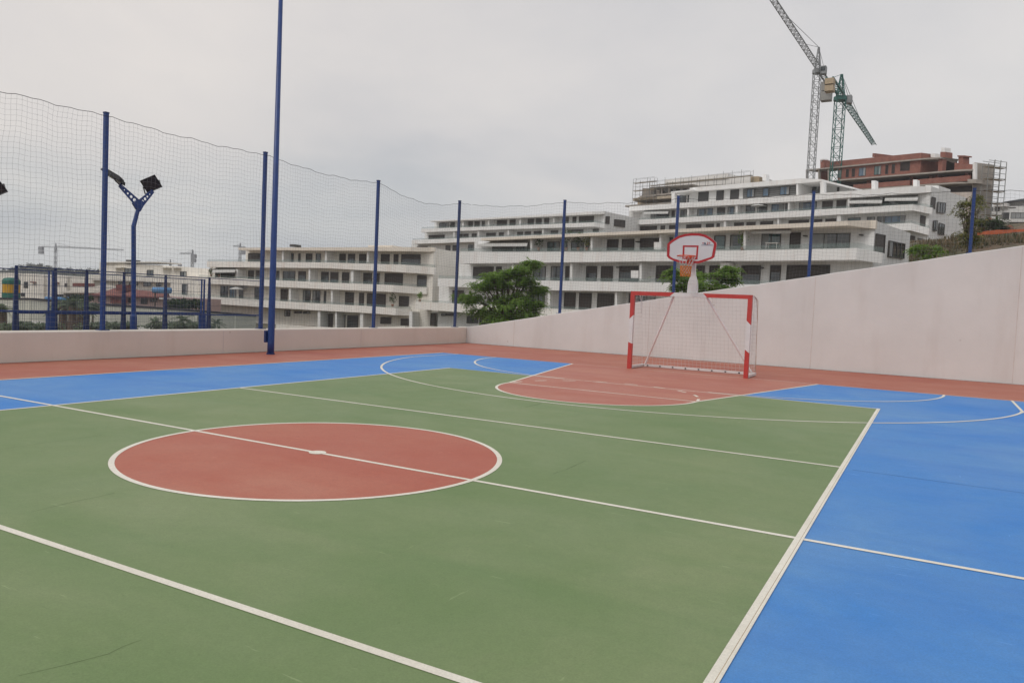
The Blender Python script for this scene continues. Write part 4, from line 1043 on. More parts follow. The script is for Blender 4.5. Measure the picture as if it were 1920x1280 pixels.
for a, b_, k in [(1201, 1232, 's'), (1239, 1247, 's'), (1255, 1270, 's'), (1287, 1315, 's'), (1324, 1339, 's'), (1344, 1350, 's'), (1377, 1395, 's'), (1400, 1417, 's'), (1426, 1450, 's'), (1479, 1517, 's'), (1525, 1542, 's'), (1548, 1568, 's'), (1590, 1614, 't'), (1626, 1641, 'd'), (1645, 1658, 'd'), (1659, 1698, 'b')]: B.win(a, b_, wt, wb, k)
for x, w in ((1359, 4), (1459, 3), (1573, 7)): B.div(x, Bb(x), Ct(x), w=w)
sp = p4.side(1746, 380)
for a, b_, y0, y1, k in [(1747.5, 1754, 369, 391, 's'), (1758.5, 1773, 378.5, 399, 'd')]: B.win(a, b_, Ln(a, y0, b_, y0+2), Ln(a, y1, b_, y1+2), k, pl=sp)
B.win(1726, 1736, Ln(1726, 403, 1736, 405.5), Ln(1726, 423, 1736, 426), 's', off=.05); B.win(1751, 1757.5, K_(413), Ln(1740, 430, 1757, 434), 'd', pl=sp)
B.win(1761, 1771, Ln(1761, 417.5, 1771, 421), Ln(1761, 439, 1771, 442), 'd', pl=sp); B.win(1721, 1735, Ln(1721, 446, 1735, 449), Ln(1721, 460, 1735, 462), 'd', off=.05); B.win(1707, 1716, Ln(1707, 441, 1716, 443), K_(457), 's', off=.05)
for x, y0, y1 in ((1433, 327, 338), (1637.5, 338.5, 356), (1715.5, 337, 350)): B.box(x-3.5, x+3.5, y0, y1+1, -4, 1.2, 'chimney', white_trim)
B.box(1735, 1760, 348, 356, -3, 5, 'stair_block', white_wall)

# ---- B5: brick block under construction
p5 = Plane(1535, 196, 1824, 152)
B = Bld('unfinished_building', 'red brick building under construction with bare concrete slabs behind the white block', 'building site', p5, 1700, 560, 12)
s0 = Ln(1535, 319, 1723, 298); s1 = Ln(1574, 337, 1824, 316.8); s2 = Ln(1609, 355, 1824, 338.5); s3 = Ln(1700, 362, 1824, 352)
def slab(pts, name='floor_slab'): return B.band(pts, concrete, name, back=-4)
B.wall([(1551, 1727, Ln(1551, 304, 1727, 286.5), Ln(1551, 316.5, 1727, 297), 0)], brick, 'attic_wall', D=6)
B.wall([(1572, 1727, Ln(1551, 317.5, 1727, 298), lambda x: s1(x), 0)], brick, 'brick_wall', D=10)
B.wall([(1760, 1768, K_(298), lambda x: s1(x), 0)], brick, 'brick_pier', D=1)
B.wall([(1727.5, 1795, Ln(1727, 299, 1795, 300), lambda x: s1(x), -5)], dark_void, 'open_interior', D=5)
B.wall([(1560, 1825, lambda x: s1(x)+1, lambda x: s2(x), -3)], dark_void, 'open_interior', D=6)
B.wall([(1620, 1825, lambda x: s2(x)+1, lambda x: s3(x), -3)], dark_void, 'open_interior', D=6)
slab([(1511, 318, 320.5, .6), (1727, 297, 299.5, .6), (1765, 294.5, 297, .6), (1785, 302, 305, -3)]); slab([(1574, 336.5, 339, 1.6), (1800, 318, 321, 1.6), (1824, 317, 320, .6)])
slab([(1609, 354.5, 357.5, 1.8), (1790, 341.5, 344.5, 1.8), (1822, 341, 344, 1.0)])
for a, b_ in ((1600, 1706), (1710, 1818)):
    B.wall([(a, b_, Ln(1600, 346.5, 1818, 328.5), Ln(1600, 354.5, 1818, 339), 1.5)], brick, 'brick_parapet', D=-1.2)
for x in (1628, 1709, 1745, 1757, 1812): B.box(x-3, x+3, s1(x)+2, s2(x)-6, -1, 1, 'brick_pier', brick)
for x in (1512, 1535, 1553): B.box(x-1.2, x+1.2, 318, 345, .3, .5, 'column', concrete)
B.wall([(1536, 1556, K_(318), None, -3)], brick, 'brick_wall', D=3)
wt = lambda x: s0(x)+4.5; wb = lambda x: s1(x)-3.5
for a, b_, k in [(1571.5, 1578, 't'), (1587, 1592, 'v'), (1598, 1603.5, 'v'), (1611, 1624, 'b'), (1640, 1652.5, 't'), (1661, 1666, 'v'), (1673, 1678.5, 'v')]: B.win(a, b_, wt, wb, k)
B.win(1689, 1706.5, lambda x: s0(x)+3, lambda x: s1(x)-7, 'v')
B.box(1538, 1545, 300, 318, -1, 2, 'chimney', brick); B.box(1539, 1544, 298, 303, -1, 1.6, 'chimney_cap', white_trim)
B.box(1763, 1772, 285, 296, -1, 2, 'chimney', brick); B.box(1764.5, 1771.5, 277, 285, -1.1, 1.6, 'chimney_cap', white_trim)
B.box(1797, 1806, 293, 308, -1, 1.6, 'chimney', brick); B.box(1795, 1808, 291.5, 294, -.8, 2, 'chimney_cap', brick)
B.box(1745, 1753, 288, 295, -2, 2, 'roof_vent', white_trim)
B.wall([(1790, 1824, Ln(1790, 305, 1824, 308.5), lambda x: s1(x), .5)], brick, 'brick_parapet', D=1)
B.wall([(1636, 1640.6, K_(287.5), K_(294.5), 0)], brick, 'gable_stub', D=6)
sp = p5.side(1825, 330)
B.wall([(1762, 1822, Ln(1762, 361, 1822, 360), None, .5)], mat('pinkish_render', (.58, .50, .45), .9, .08, .3), 'rendered_wall', D=2)
mb = MB(); q = [p5.at(1826.5, 305, .3), p5.at(1826.5, 440, .3)]; q[1].x, q[1].y = q[0].x, q[0].y
mb.prism([q[0], q[0]-p5.n*5.0, q[1]-p5.n*5.0, q[1]], [p+p5.t*.2 for p in (q[0], q[0]-p5.n*5.0, q[1]-p5.n*5.0, q[1])]); mb.build('end_wall', concrete, B.root)
for y0, y1 in ((332, 347), (372, 386), (398, 410)): B.win(1829, 1838, K_(y0), K_(y1), 'v', pl=sp)
for y0 in (374, 402): B.win(1779, 1784, K_(y0), K_(y0+9), 'v', off=.55)
B.win(1789, 1795, K_(400), K_(410), 'v', off=.55)
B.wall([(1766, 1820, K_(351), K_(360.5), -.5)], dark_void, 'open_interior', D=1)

def scaffold(name, label, o, dirs, nbx, nby, nz, bx, bz, grp=None, r=.05, dep=1.2):
    """o base corner, dirs = (along, outward) unit vectors; lifts every bz"""
    t_ = thing(name, label, 'scaffold', o, grp); a, n = dirs; o = Vector(o)
    for i in range(nbx+1):
        mb = MB()
        for k in (0, 1): mb.bar(o+a*bx*i+n*dep*k, o+a*bx*i+n*dep*k+Vector((0, 0, bz*nz+1.3*random.random()+.5)), r*1.6)
        for j in range(nz+1): mb.bar(o+a*bx*i+Vector((0, 0, bz*j+.05)), o+a*bx*i+n*dep+Vector((0, 0, bz*j+.05)), r)
        mb.build('upright', scaf_m, t_, fix=False)
    for j in range(1, nz+1):
        mb = MB()
        for k in (0, 1):
            for h in (0, 1.0): mb.bar(o+n*dep*k+Vector((0, 0, bz*j+h+.12)), o+a*bx*nbx+n*dep*k+Vector((0, 0, bz*j+h+.12)), r)
        mb.build('ledger', scaf_m, t_, fix=False)
        mb = MB(); z = Vector((0, 0, bz*j)); q = [o+n*.1+z, o+a*bx*nbx+n*.1+z, o+a*bx*nbx+n*(dep-.1)+z, o+n*(dep-.1)+z]; mb.prism(q, [p-Vector((0, 0, .09)) for p in q]); mb.build('plank_deck', plank_m, t_)
    return t_
c0 = p5.at(1829, 425, .2); zlo = c0.z
scaffold('scaffold', 'tall grey scaffold against the right end of the brick building', (c0.x+p5.t.x*.6, c0.y+p5.t.y*.6, zlo), (-p5.n, p5.t), 3, 1, 5, 1.5, 2.35, 'building scaffolds', r=.085, dep=1.4)
B.box(1823.5, 1829, 306, 342, .5, .5, 'corner_render', white_trim); B.box(1814, 1829.5, 336, 343.5, 1.9, 2.2, 'corner_balcony', concrete)
for x in (1768, 1792, 1808): B.win(x, x+6, K_(372), K_(383), 'v', off=.55)

# ---- B6: concrete shell with scaffold, behind left of B4
p6 = Plane(1170, 222, 1425, 190)
B = Bld('unfinished_building', 'pale stepped concrete shell wrapped in scaffold, rising behind the left of the penthouse', 'building site', p6, 1300, 560, 10)
B.wall([(1247, 1365, Ln(1247, 337, 1365, 325), Ln(1247, 343, 1365, 333), 0), (1247, 1420, Ln(1247, 343.5, 1420, 330), Ln(1247, 352, 1420, 342), -.5)], mat('pale_render_coat', (.80, .78, .75), .9, .06, .3), 'upper_wall', D=8)
B.wall([(1244, 1410, Ln(1247, 352, 1420, 342), None, -3)], white_wall, 'wall', D=6)
for i in range(10): B.win(1255+i*13, 1262+i*13, Ln(1255, 352.5, 1400, 343), Ln(1255, 358, 1400, 350), 'v', off=-2.95)
B.band([(1218, 351, 353.5, 1.5), (1300, 345.5, 348, 1.5)], concrete, 'floor_slab', back=-6)
B.band([(1200, 367, 370, 1.5), (1262, 361, 364, 1.5)], concrete, 'floor_slab', back=-6)
B.band([(1187, 372, 377, 1.5), (1262, 366, 371, 1.5)], plank_m, 'floor_slab', back=-6)
B.band([(1172, 385, 388, 1.5), (1262, 379, 382, 1.5)], concrete, 'floor_slab', back=-6)
B.wall([(1205, 1262, K_(353), K_(367), -3)], concrete, 'inner_wall', D=3); B.wall([(1196, 1262, K_(370), K_(386), -3)], mat('ochre_board', (.56, .46, .33), .9, .15, .4), 'inner_wall', D=3)
B.wall([(1180, 1262, K_(388), None, -2)], white_wall, 'inner_wall', D=3)
for x in (1222, 1238): B.win(x, x+8, K_(355), K_(364), 'v', off=-2.95)
for x in (1224, 1240, 1254): B.box(x-1, x+1, 352, 368, 1.2, .5, 'column', concrete)
B.wall([(1408, 1424, K_(331), K_(342), 1)], tan_block, 'brick_stub', D=4)
c0 = p6.at(1222, 362, 1.6); scaffold('scaffold', 'low guard-rail scaffold along the roof of the pale concrete shell', (c0.x, c0.y, c0.z), (p6.t, p6.n), 12, 1, 1, 2.6, 1.9, 'building scaffolds')
c0 = p6.at(1190, 388, 1.6); scaffold('scaffold', 'short scaffold at the stepped left end of the pale concrete shell', (c0.x, c0.y, c0.z), (p6.t, p6.n), 3, 1, 3, 2.5, 2.2, 'building scaffolds')

# ---- B7: white villas far right
p7 = Plane(1850, 170, 1940, 160)
B = Bld('white_villa', 'white flat-roofed villa with slate roof piece on the skyline at the far right', 'villa', p7, 1900, 420, 20)
B.wall([(1847, 1960, K_(386.5), None, 0)], white_wall, D=8)
B.wall([(1888, 1960, K_(377), K_(386.8), -1)], white_wall, 'upper_wall', D=6)
B.band([(1862, 381.5, 387, .8), (1888, 380.5, 386.8, .8)], white_trim, 'roof_slab')
mb = MB(); q = [p7.at(1868, 381.5, .5), p7.at(1960, 366, .5), p7.at(1960, 376, .5), p7.at(1890, 377, .5)]; mb.prism(q, [p-p7.n*6 for p in q]); mb.build('roof', slate_roof, B.root)
for a, b_, y0, y1, k in [(1853, 1862, 388.5, 396, 'd'), (1867, 1875, 389, 396, 'g'), (1879, 1893, 398.5, 411, 'g'), (1896, 1960, 398.5, 410, 'd'), (1892, 1905, 388.6, 390, 'd')]: B.win(a, b_, K_(y0), K_(y1), k)
B.band([(1878, 411, 416, 2), (1960, 411, 417, 2)], white_trim, 'terrace')

# ---- left town
def house(name, label, cat, pl, zb, walls, wins, m, extra=None, group='houses below the court'):
    B = Bld(name, label, cat, pl, walls[0][0], 560, zb, group)
    for i, (x0, x1, ya, yb, off) in enumerate(walls): B.wall([(x0, x1, Ln(x0, ya, x1, yb), None, off)], m, 'wall', D=8)
    for a, b_, y0, y1, k, off in wins: B.win(a, b_, K_(y0), K_(y1), k, off=off)
    if extra: extra(B)
    return B
pA = Plane(0, 165, 160, 150)
def ex(B):
    for a, b_, y0, y1 in ((100, 106, 529, 531), (56, 63, 528, 530)): B.box(a, b_, y0, y1, .6, .5, 'canopy', roof_tile)
house('row_house', 'row of cream houses with notched roofline below the dark ridge on the far left', 'house', pA, -5,
      [(-30, 32, 511, 512, 0), (32.2, 48, 517.5, 518, -.5), (48.2, 82, 512.5, 515, 0), (82.2, 97, 520, 520.5, -.5), (97.2, 126, 517, 518, 0), (126.2, 136, 522, 522, -.5), (136.2, 158, 517.5, 518.5, 0)],
      [(45, 53, 528, 540, 'd', .0), (8, 12, 527, 534, 'd', 0), (20, 26, 545, 551, 'd', 0), (122, 126, 531, 538, 's', 0), (40, 47, 549, 556, 'd', 0)], cream_wall, ex)
pB = Plane(163, 150, 385, 125)
def ex(B):
    B.box(236, 244, 487, 490.5, -2, 2, 'roof_vent', dark_frame); B.box(186, 300, 490.8, 492.6, .5, 4, 'roof_edge', cream_wall)
    B.band([(163, 516, 525, 1.2), (255, 518, 528, 1.2), (386, 524.5, 532.5, 1.2)], cream_wall, glass=.3)
    for a, b_ in ((207, 227), (295, 312), (315, 330)): B.box(a, b_, 500.5, 502, 1.0, 1.1, 'ledge', cream_wall)
    B.band([(318, 548.5, 562, 1.2), (386, 551, 564, 1.2)], white_trim)
house('white_house', 'long cream two-storey house in the valley between the net post and the forked column', 'house', pB, -6,
      [(186.5, 300, 493, 497, 0), (300.2, 390, 497, 504.5, 0), (163, 186.3, 514, 514.5, 0)],
      [(234, 247, 503, 514, 'd', 0), (276, 288, 506, 517, 'd', 0), (338.5, 350, 509, 519, 'd', 0), (223, 230, 527, 534, 'd', 0), (243, 259, 528.5, 535, 'd', 0), (269.5, 284, 529.5, 537, 'd', 0), (293, 303, 530.5, 537, 'd', 0), (331, 337, 532, 539.5, 'd', 0), (346, 360, 533, 540.5, 'd', 0), (371, 385, 535.5, 552, 'b', 0)], cream_wall, ex)
pC = Plane(150, 108, 318, 98)
def ex(B):
    a = [B.pl.at(x, y, o) for x, y, o in ((164, 551.5, .8), (320, 557, .8), (314, 548, -4), (225, 540.5, -4), (166, 540, -4))]
    mb = MB(); mb.prism(a, [p-Vector((0, 0, .2)) for p in a]); mb.build('roof', roof_tile, B.root)
    B.box(217, 229, 533.5, 545, -1, 1.5, 'chimney', roof_tile)
    B.box(207, 239, 553.5, 568, .25, .2, 'brick_bay', roof_tile)
    B.box(298, 312, 557.5, 561, 1.4, 1.5, 'awning', awning_m)
house('tiled_roof_house', 'pink house with red tiled roof directly behind the blue wire fence', 'house', pC, -6, [(150, 318, 547, 558.5, 0)],
      [(185, 194, 556, 566, 'd', 0), (265, 277, 557.5, 570, 'd', 0), (282, 295, 558, 566, 'd', 0), (168, 175, 554, 562, 'd', 0), (240, 246, 557, 568, 'v', 0)], pink_wall, ex)
pD = Plane(104, 112, 164, 108)
def ex(B):
    e0, e1 = B.pl.at(106, 549, 1.0), B.pl.at(172, 549, 1.0); e2, e3 = e1-B.pl.n*9, e0-B.pl.n*9
    ap = (e0+e2)/2; ap.z = B.pl.at(152, 532, -4).z; ap2 = ap+B.pl.t*1.2
    mb = MB(); mb.poly([e0, e1, ap2, ap]); mb.poly([e1, e2, ap2]); mb.poly([e2, e3, ap, ap2]); mb.poly([e3, e0, ap]); mb.poly([e3, e2, e1, e0]); mb.build('roof', pale_tile, B.root)
    B.box(136, 154, 530.5, 536.5, -4, 2, 'roof_lantern', roof_tile)
house('hip_roof_house', 'low house with pale pyramid roof between the fence posts on the left', 'house', pD, -6, [(108, 168, 549.5, 550, 0)],
      [(105.5+3, 119, 552, 557, 'd', 0), (124, 132, 552.5, 558, 'd', 0), (134, 139, 552, 558, 'v', 0)], cream_wall, ex)
# garden boundary wall with dark coping
t_ = thing('garden_wall', 'long low pale wall with dark coping crossing behind the blue fence', 'wall', P(200, 600, 64))
pts = [(-40, 557.5, 70), (60, 558.5, 66), (160, 567, 66), (310, 576, 64), (372, 581, 64), (480, 590, 66)]
mb = MB(); mc = MB()
for (xa, ya, za), (xb, yb, zb) in zip(pts[:-1], pts[1:]):
    A_, B_ = P(xa, ya, za), P(xb, yb, zb); n = (B_-A_).cross(Vector((0, 0, 1))).normalized()*.12
    q = [A_-Vector((0, 0, .16)), B_-Vector((0, 0, .16)), Vector((B_.x, B_.y, -5)), Vector((A_.x, A_.y, -5))]; mb.prism([p+n for p in q], [p-n for p in q])
    q = [A_, B_, B_-Vector((0, 0, .157)), A_-Vector((0, 0, .157))]; mc.prism([p+n*1.6 for p in q], [p-n*1.6 for p in q])
mb.build('wall_panel', mat('garden_wall_pale', (.55, .56, .49), .9, .1, .3), t_); mc.build('coping', soil_dark, t_)
# white ground-floor garden wall in front of the cream block
t_ = thing('terrace_wall', 'low white terrace wall between the tall mast and the cream apartment block', 'wall', P(600, 620, 90))
mb = MB(); A_, B_ = P(517, 617, 92), P(760, 611.5, 92)
q = [P(517, 608, 92), P(640, 615, 92), P(760, 611, 92), Vector((B_.x, B_.y, -4)), Vector((A_.x, A_.y, -4))]; mb.prism(q, [p+Vector((-.1, .3, 0)) for p in q]); mb.build('wall_panel', cream_wall, t_)
# pale paths seen through the fence
mb = MB()
for pts in ([(100, 604), (290, 606), (300, 612), (110, 609)], [(0, 596), (70, 597), (72, 601), (0, 600)], [(392, 600), (500, 603), (500, 612), (392, 608)]):
    mb.poly([P(x, y, 46) for x, y in pts])
q = [[P(x, y, z) for x, y, z in ((60, 596, 52), (330, 600, 50), (330, 607, 40), (60, 603, 40))]]
for f_ in q:
    for p in f_: p.z = -1.05
mb = MB(); mb.prism([p+Vector((0, 0, .0)) for p in q[0]], [p-Vector((0, 0, 1.5)) for p in q[0]]); struct(mb.build('path', mat('pale_path', (.45, .44, .40), .9, .1, .5)))

# tank/kiosk, tarps, parasol
kc = P(21, 545, 78); t_ = thing('water_tank', 'green and orange banded round tank at the far left edge', 'tank', (kc.x, kc.y, HZ(21, 562, 78)))
z = [HZ(21, y, 78) for y in (562, 549, 548.9, 533, 532.9, 526, 522, 520.5)]; r_ = 15*78/CF
for nm, a, b_, m in (('tank_base', z[0], z[1], green_plastic), ('tank_body', z[1]+.002, z[3], yellow_plastic), ('tank_top', z[3]+.002, z[5], green_plastic)):
    mb = MB(); mb.tube([(kc.x, kc.y, a), (kc.x, kc.y, b_)], r_*(1 if nm != 'tank_body' else .97), 20); mb.build(nm, m, t_)
mb = MB(); mb.tube([(kc.x, kc.y, z[5]+.002), (kc.x, kc.y, z[6]), (kc.x, kc.y, z[7])], [r_, r_*.8, r_*.4], 20); mb.build('tank_dome', green_plastic, t_)
mb = MB(); mb.bar((kc.x, kc.y, -4), (kc.x, kc.y, z[0]-.003), .5); mb.build('tank_stand', dark_frame, t_)
def tarp(x0, x1, y0, y1, dz, label):
    t_ = thing('blue_cover', label, 'pool cover', P((x0+x1)/2, y1, dz), 'blue rolled covers'); a, b_ = P(x0, (y0+y1)/2, dz), P(x1, (y0+y1)/2+1, dz); rr = (y1-y0)/2*dz/CF
    mb = MB(); mb.tube([a+(b_-a)*u for u in (0, .03, .5, .97, 1)], [rr*.5, rr, rr*1.03, rr, rr*.5], 14); mb.build('roll', blue_tarp, t_, smooth=True)
    mb = MB()
    for u in (.15, .85):
        p = a+(b_-a)*u; mb.bar((p.x, p.y, -5), (p.x, p.y, p.z-rr-.002), .12)
    mb.build('trestle', dark_frame, t_)
tarp(84, 130, 556, 562.5, 72, 'rolled blue cover resting along the dark wall coping beside the broad fence post')
tarp(286, 321, 538, 549.5, 97, 'fat blue cover on the end of the red tiled roof')
pc_ = p1.at(446, 556, 1.2); t_ = thing('parasol', 'open white parasol on a terrace of the cream apartment block', 'parasol', pc_)
zt, ze = p1.at(446, 536.5, 1.2).z, p1.at(446, 541.5, 1.2).z; rr = 1.25
mb = MB(); K = 8; rim = [Vector((pc_.x+rr*math.cos(2*math.pi*k/K), pc_.y+rr*math.sin(2*math.pi*k/K), ze)) for k in range(K)]; top = Vector((pc_.x, pc_.y, zt))
for k in range(K): mb.poly([rim[k], rim[(k+1) % K], top]); mb.poly([rim[(k+1) % K]-Vector((0, 0, .1)), rim[k]-Vector((0, 0, .1)), rim[k], rim[(k+1) % K]])
mb.build('canopy', awning_m, t_); mb = MB(); mb.tube([pc_, (pc_.x, pc_.y, zt-.05)], .03, 6); mb.build('pole', white_trim, t_)
pc_ = p4.at(1422, 398, 1.3); t_ = thing('parasol', 'open white parasol on a balcony of the block with the grey penthouse', 'parasol', pc_)
zt, ze = p4.at(1422, 382, 1.3).z, p4.at(1422, 386, 1.3).z; rr = 1.5
mb = MB(); rim = [Vector((pc_.x+rr*math.cos(2*math.pi*k/K), pc_.y+rr*math.sin(2*math.pi*k/K), ze)) for k in range(K)]; top = Vector((pc_.x, pc_.y, zt))
for k in range(K): mb.poly([rim[k], rim[(k+1) % K], top]); mb.poly([rim[(k+1) % K]-Vector((0, 0, .1)), rim[k]-Vector((0, 0, .1)), rim[k], rim[(k+1) % K]])
mb.build('canopy', awning_m, t_); mb = MB(); mb.tube([pc_-Vector((0, 0, .5)), (pc_.x, pc_.y, zt-.05)], .03, 6); mb.build('pole', white_trim, t_)

# ================================================================== CRANES
def lattice(mb, A, B, w, n, r, w2=None, tri=False):
    A, B = Vector(A), Vector(B); d = (B-A).normalized(); x = d.cross(Vector((0, 0, 1)))
    if x.length < .1: x = Vector((math.cos(.4), math.sin(.4), 0))
    x.normalize(); y = x.cross(d).normalized(); w2 = w2 or w
    def cs(u):
        ww = w+(w2-w)*u; p = A+(B-A)*u
        return [p+x*ww/2*i+y*ww/2*j for i, j in ((-1, -1), (1, -1), (1, 1), (-1, 1))] if not tri else [p-x*ww/2, p+x*ww/2, p-y*ww*.9 if (y.z < 0) else p+y*ww*.9]
    k = 3 if tri else 4; c0 = cs(0); c1 = cs(1)
    for i in range(k): mb.bar(c0[i], c1[i], r)
    for s in range(n):
        a, b_ = cs(s/n), cs((s+1)/n)
        for i in range(k):
            j = (i+1) % k
            mb.bar(a[i], a[j], r*.55)
            if s % 2: mb.bar(a[i], b_[j], r*.55)
            else: mb.bar(a[j], b_[i], r*.55)
def crane(name, label, base, H, apex, jdir, jlen, cjlen, m, ballast_m, w=1.7, r=.16, cabside=1, group=None, simple=False, jw=1.4, ballast=(2.6, 2.4, 2.6)):
    base = Vector(base); t_ = thing(name, label, 'crane', base, group); top = base+Vector((0, 0, H)); j = Vector(jdir).normalized(); sd_ = j.cross(Vector((0, 0, 1)))
    mb = MB(); lattice(mb, base, top, w, int(H/(w*1.05)) if not simple else 8, r); mb.build('mast', m, t_, fix=False)
    mb = MB(); mb.tube([top, top+Vector((0, 0, .9))], w*.75, 12); mb.build('slewing_ring', m, t_)
    ap = top+Vector((0, 0, apex)); mb = MB(); lattice(mb, top+Vector((0, 0, .9)), ap, w*.8, 5, r, w*.15); mb.build('tower_head', m, t_, fix=False)
    zj = Vector((0, 0, 1.6)); mb = MB(); lattice(mb, top+zj+j*w*.4, top+zj+j*jlen, jw, int(jlen/jw), r*.8, jw*.75, tri=True); mb.build('jib', m, t_, fix=False)
    mb = MB()
    for s in (-1, 1): mb.bar(top+zj-j*.5+sd_*s*w*.35, top+zj-j*cjlen+sd_*s*w*.35, r*2)
    for k in range(int(cjlen/1.5)): mb.bar(top+zj-j*(k*1.5+.8)-sd_*w*.35, top+zj-j*(k*1.5+.8)+sd_*w*.35, r)
    mb.build('counter_jib', m, t_, fix=False)
    mb = MB(); mb.bar(ap, top+zj+j*jlen*.55+Vector((0, 0, .9)), r*.5); mb.bar(ap, top+zj+j*jlen*.25+Vector((0, 0, .9)), r*.5); mb.bar(ap, top+zj-j*cjlen*.95, r*.5); mb.build('tie_rod', m, t_, fix=False)
    bl, bw, bh = ballast; mb = MB()
    for k in (0, 1):
        c = top+zj-j*(cjlen-bl/2-.2*k); mb.bar(c-Vector((0, 0, .1)) - Vector((0, 0, bh*(k+0))), c-Vector((0, 0, bh*(k+.93))), bl, bw, up=j)
    mb.build('counterweight', ballast_m, t_)
    mb = MB(); c = top+Vector((0, 0, .2))+sd_*cabside*(w*.5+.9)+j*1.0; mb.bar(c-Vector((0, 0, .9)), c+Vector((0, 0, 1.1)), 1.3, 1.7, up=j)
    cb = mb.build('cab', crane_grey if m is crane_green else m, t_); bevel(cb, .15)
    mb = MB(); mb.bar(c+j*.9-Vector((0, 0, .2)), c+j*.9+Vector((0, 0, .8)), 1.0, .06, up=j); mb.build('pane', glass_dark, cb)
    return t_
zc = 190
A_ = P(1520, 340, zc); T_ = P(1531.5, 140, zc); J0 = P(1531, 125, 190); J1 = P(1448, 0, 151)
base = Vector(((A_.x+T_.x)/2, (A_.y+T_.y)/2, A_.z-8)); jd = Vector((J1.x-J0.x, J1.y-J0.y, 0))
crane('tower_crane', 'tall grey tower crane whose jib leaves the top of the picture', base, T_.z-base.z, 6.5, jd, 62, 15, crane_grey, mat('ballast_grey', (.3, .29, .27), .8, .1, 1), w=1.6, cabside=-1, group='tall cranes behind the hill blocks')
A_ = P(1567, 338, zc); T_ = P(1573.5, 190, zc); J0 = P(1573, 180, 190); J1 = P(1634, 275, 241)
base = Vector(((A_.x+T_.x)/2, (A_.y+T_.y)/2, A_.z-8)); jd = Vector((J1.x-J0.x, J1.y-J0.y, 0))
crane('tower_crane', 'green tower crane with tan counterweight, right of the grey crane', base, T_.z-base.z, 6.5, jd, (J1-J0).length+3, 15, crane_green, tan_block, w=2.1, r=.19, cabside=1, group='tall cranes behind the hill blocks', jw=1.7, ballast=(1.9, 2.4, 1.55))
def far_crane(label, xm, yb, yt, yj, xj, xc, z, tilt=0):
    b_ = P(xm, yb, z); tp = P(xm, yj, z); jj = P(xj, yj, z)-tp; jj.z = 0
    crane('distant_crane', label, (b_.x, b_.y, -6), tp.z+6-1.6, max(3, P(xm, yt, z).z-tp.z), jj, jj.length, abs(xc-xm)*z/CF, crane_far, crane_far, w=1.5, r=.26, group='cranes on the far skyline', simple=True, jw=1.3, ballast=(3, 3, 3))
far_crane('far crane with the longest jib above the dark ridge at far left', 104, 503, 452, 464, 232, 73, 620)
far_crane('far crane between the forked column and the second net post', 360.5, 502, 464, 477, 336, 367, 560)
far_crane('tiny far crane standing just right of the forked column', 319.5, 500, 483, 494, 272, 340, 760)
far_crane('far crane beside the roof of the cream apartment block', 449.5, 500, 452, 463, 436, 459, 600)

# ================================================================== FAR RIDGE
def leafcloud(mb, c, rx, ry, rz, n, s, flat=0.0):
    for _ in range(n):
        while True:
            q = Vector((random.uniform(-1, 1), random.uniform(-1, 1), random.uniform(-1, 1)))
            if q.length < 1: break
        q = q*(.55+.45*q.length)
        p = Vector(c)+Vector((q.x*rx, q.y*ry, q.z*rz))
        a = Vector((random.gauss(0, 1), random.gauss(0, 1), random.gauss(0, 1)*(1-flat))).normalized(); b_ = a.cross(Vector((random.gauss(0, 1), random.gauss(0, 1), random.gauss(0, 1)))).normalized()
        ss = s*random.uniform(.6, 1.3)
        mb.poly([p-a*ss, p-b_*ss*.45, p+a*ss, p+b_*ss*.45])
mb = MB(); vs_ = []; Zr = 640
rx = list(range(-120, 200, 4))
def ridge_y(x): return 512 - 14*math.exp(-((x-62)/42)**2) - 5*math.exp(-((x-160)/60)**2) - 1.6*math.sin(x*.35) - 1.2*math.sin(x*.83+1)
rows = []
for dz, f_ in ((-60, 0), (-25, .7), (0, 1), (40, 1), (120, 0)):
    row = []
    for x in rx:
        p = P(x, ridge_y(x), Zr); q = P(x, ridge_y(x), Zr+dz); z0 = -5
        row.append((q.x, q.y, z0+(p.z-z0)*f_))
    rows.append(row)
for a, b_ in zip(rows[:-1], rows[1:]):
    for i in range(len(rx)-1): mb.poly([a[i], a[i+1], b_[i+1], b_[i]])
struct(mb.build('hills', mat('far_ridge', (.055, .07, .06), .95, .25, .05), smooth=False))
mb = MB()
for x in range(-60, 196, 1):
    if random.random() < .8:
        z = Zr+random.uniform(-40, 5); yy = ridge_y(x)+random.uniform(-1.5, 5)
        c = P(x, yy, z); leafcloud(mb, c, random.uniform(1.5, 4), 2, random.uniform(.8, 2.2), 26, .7)
struct(mb.build('ridge_woods', leaf_far, fix=False), 'stuff')

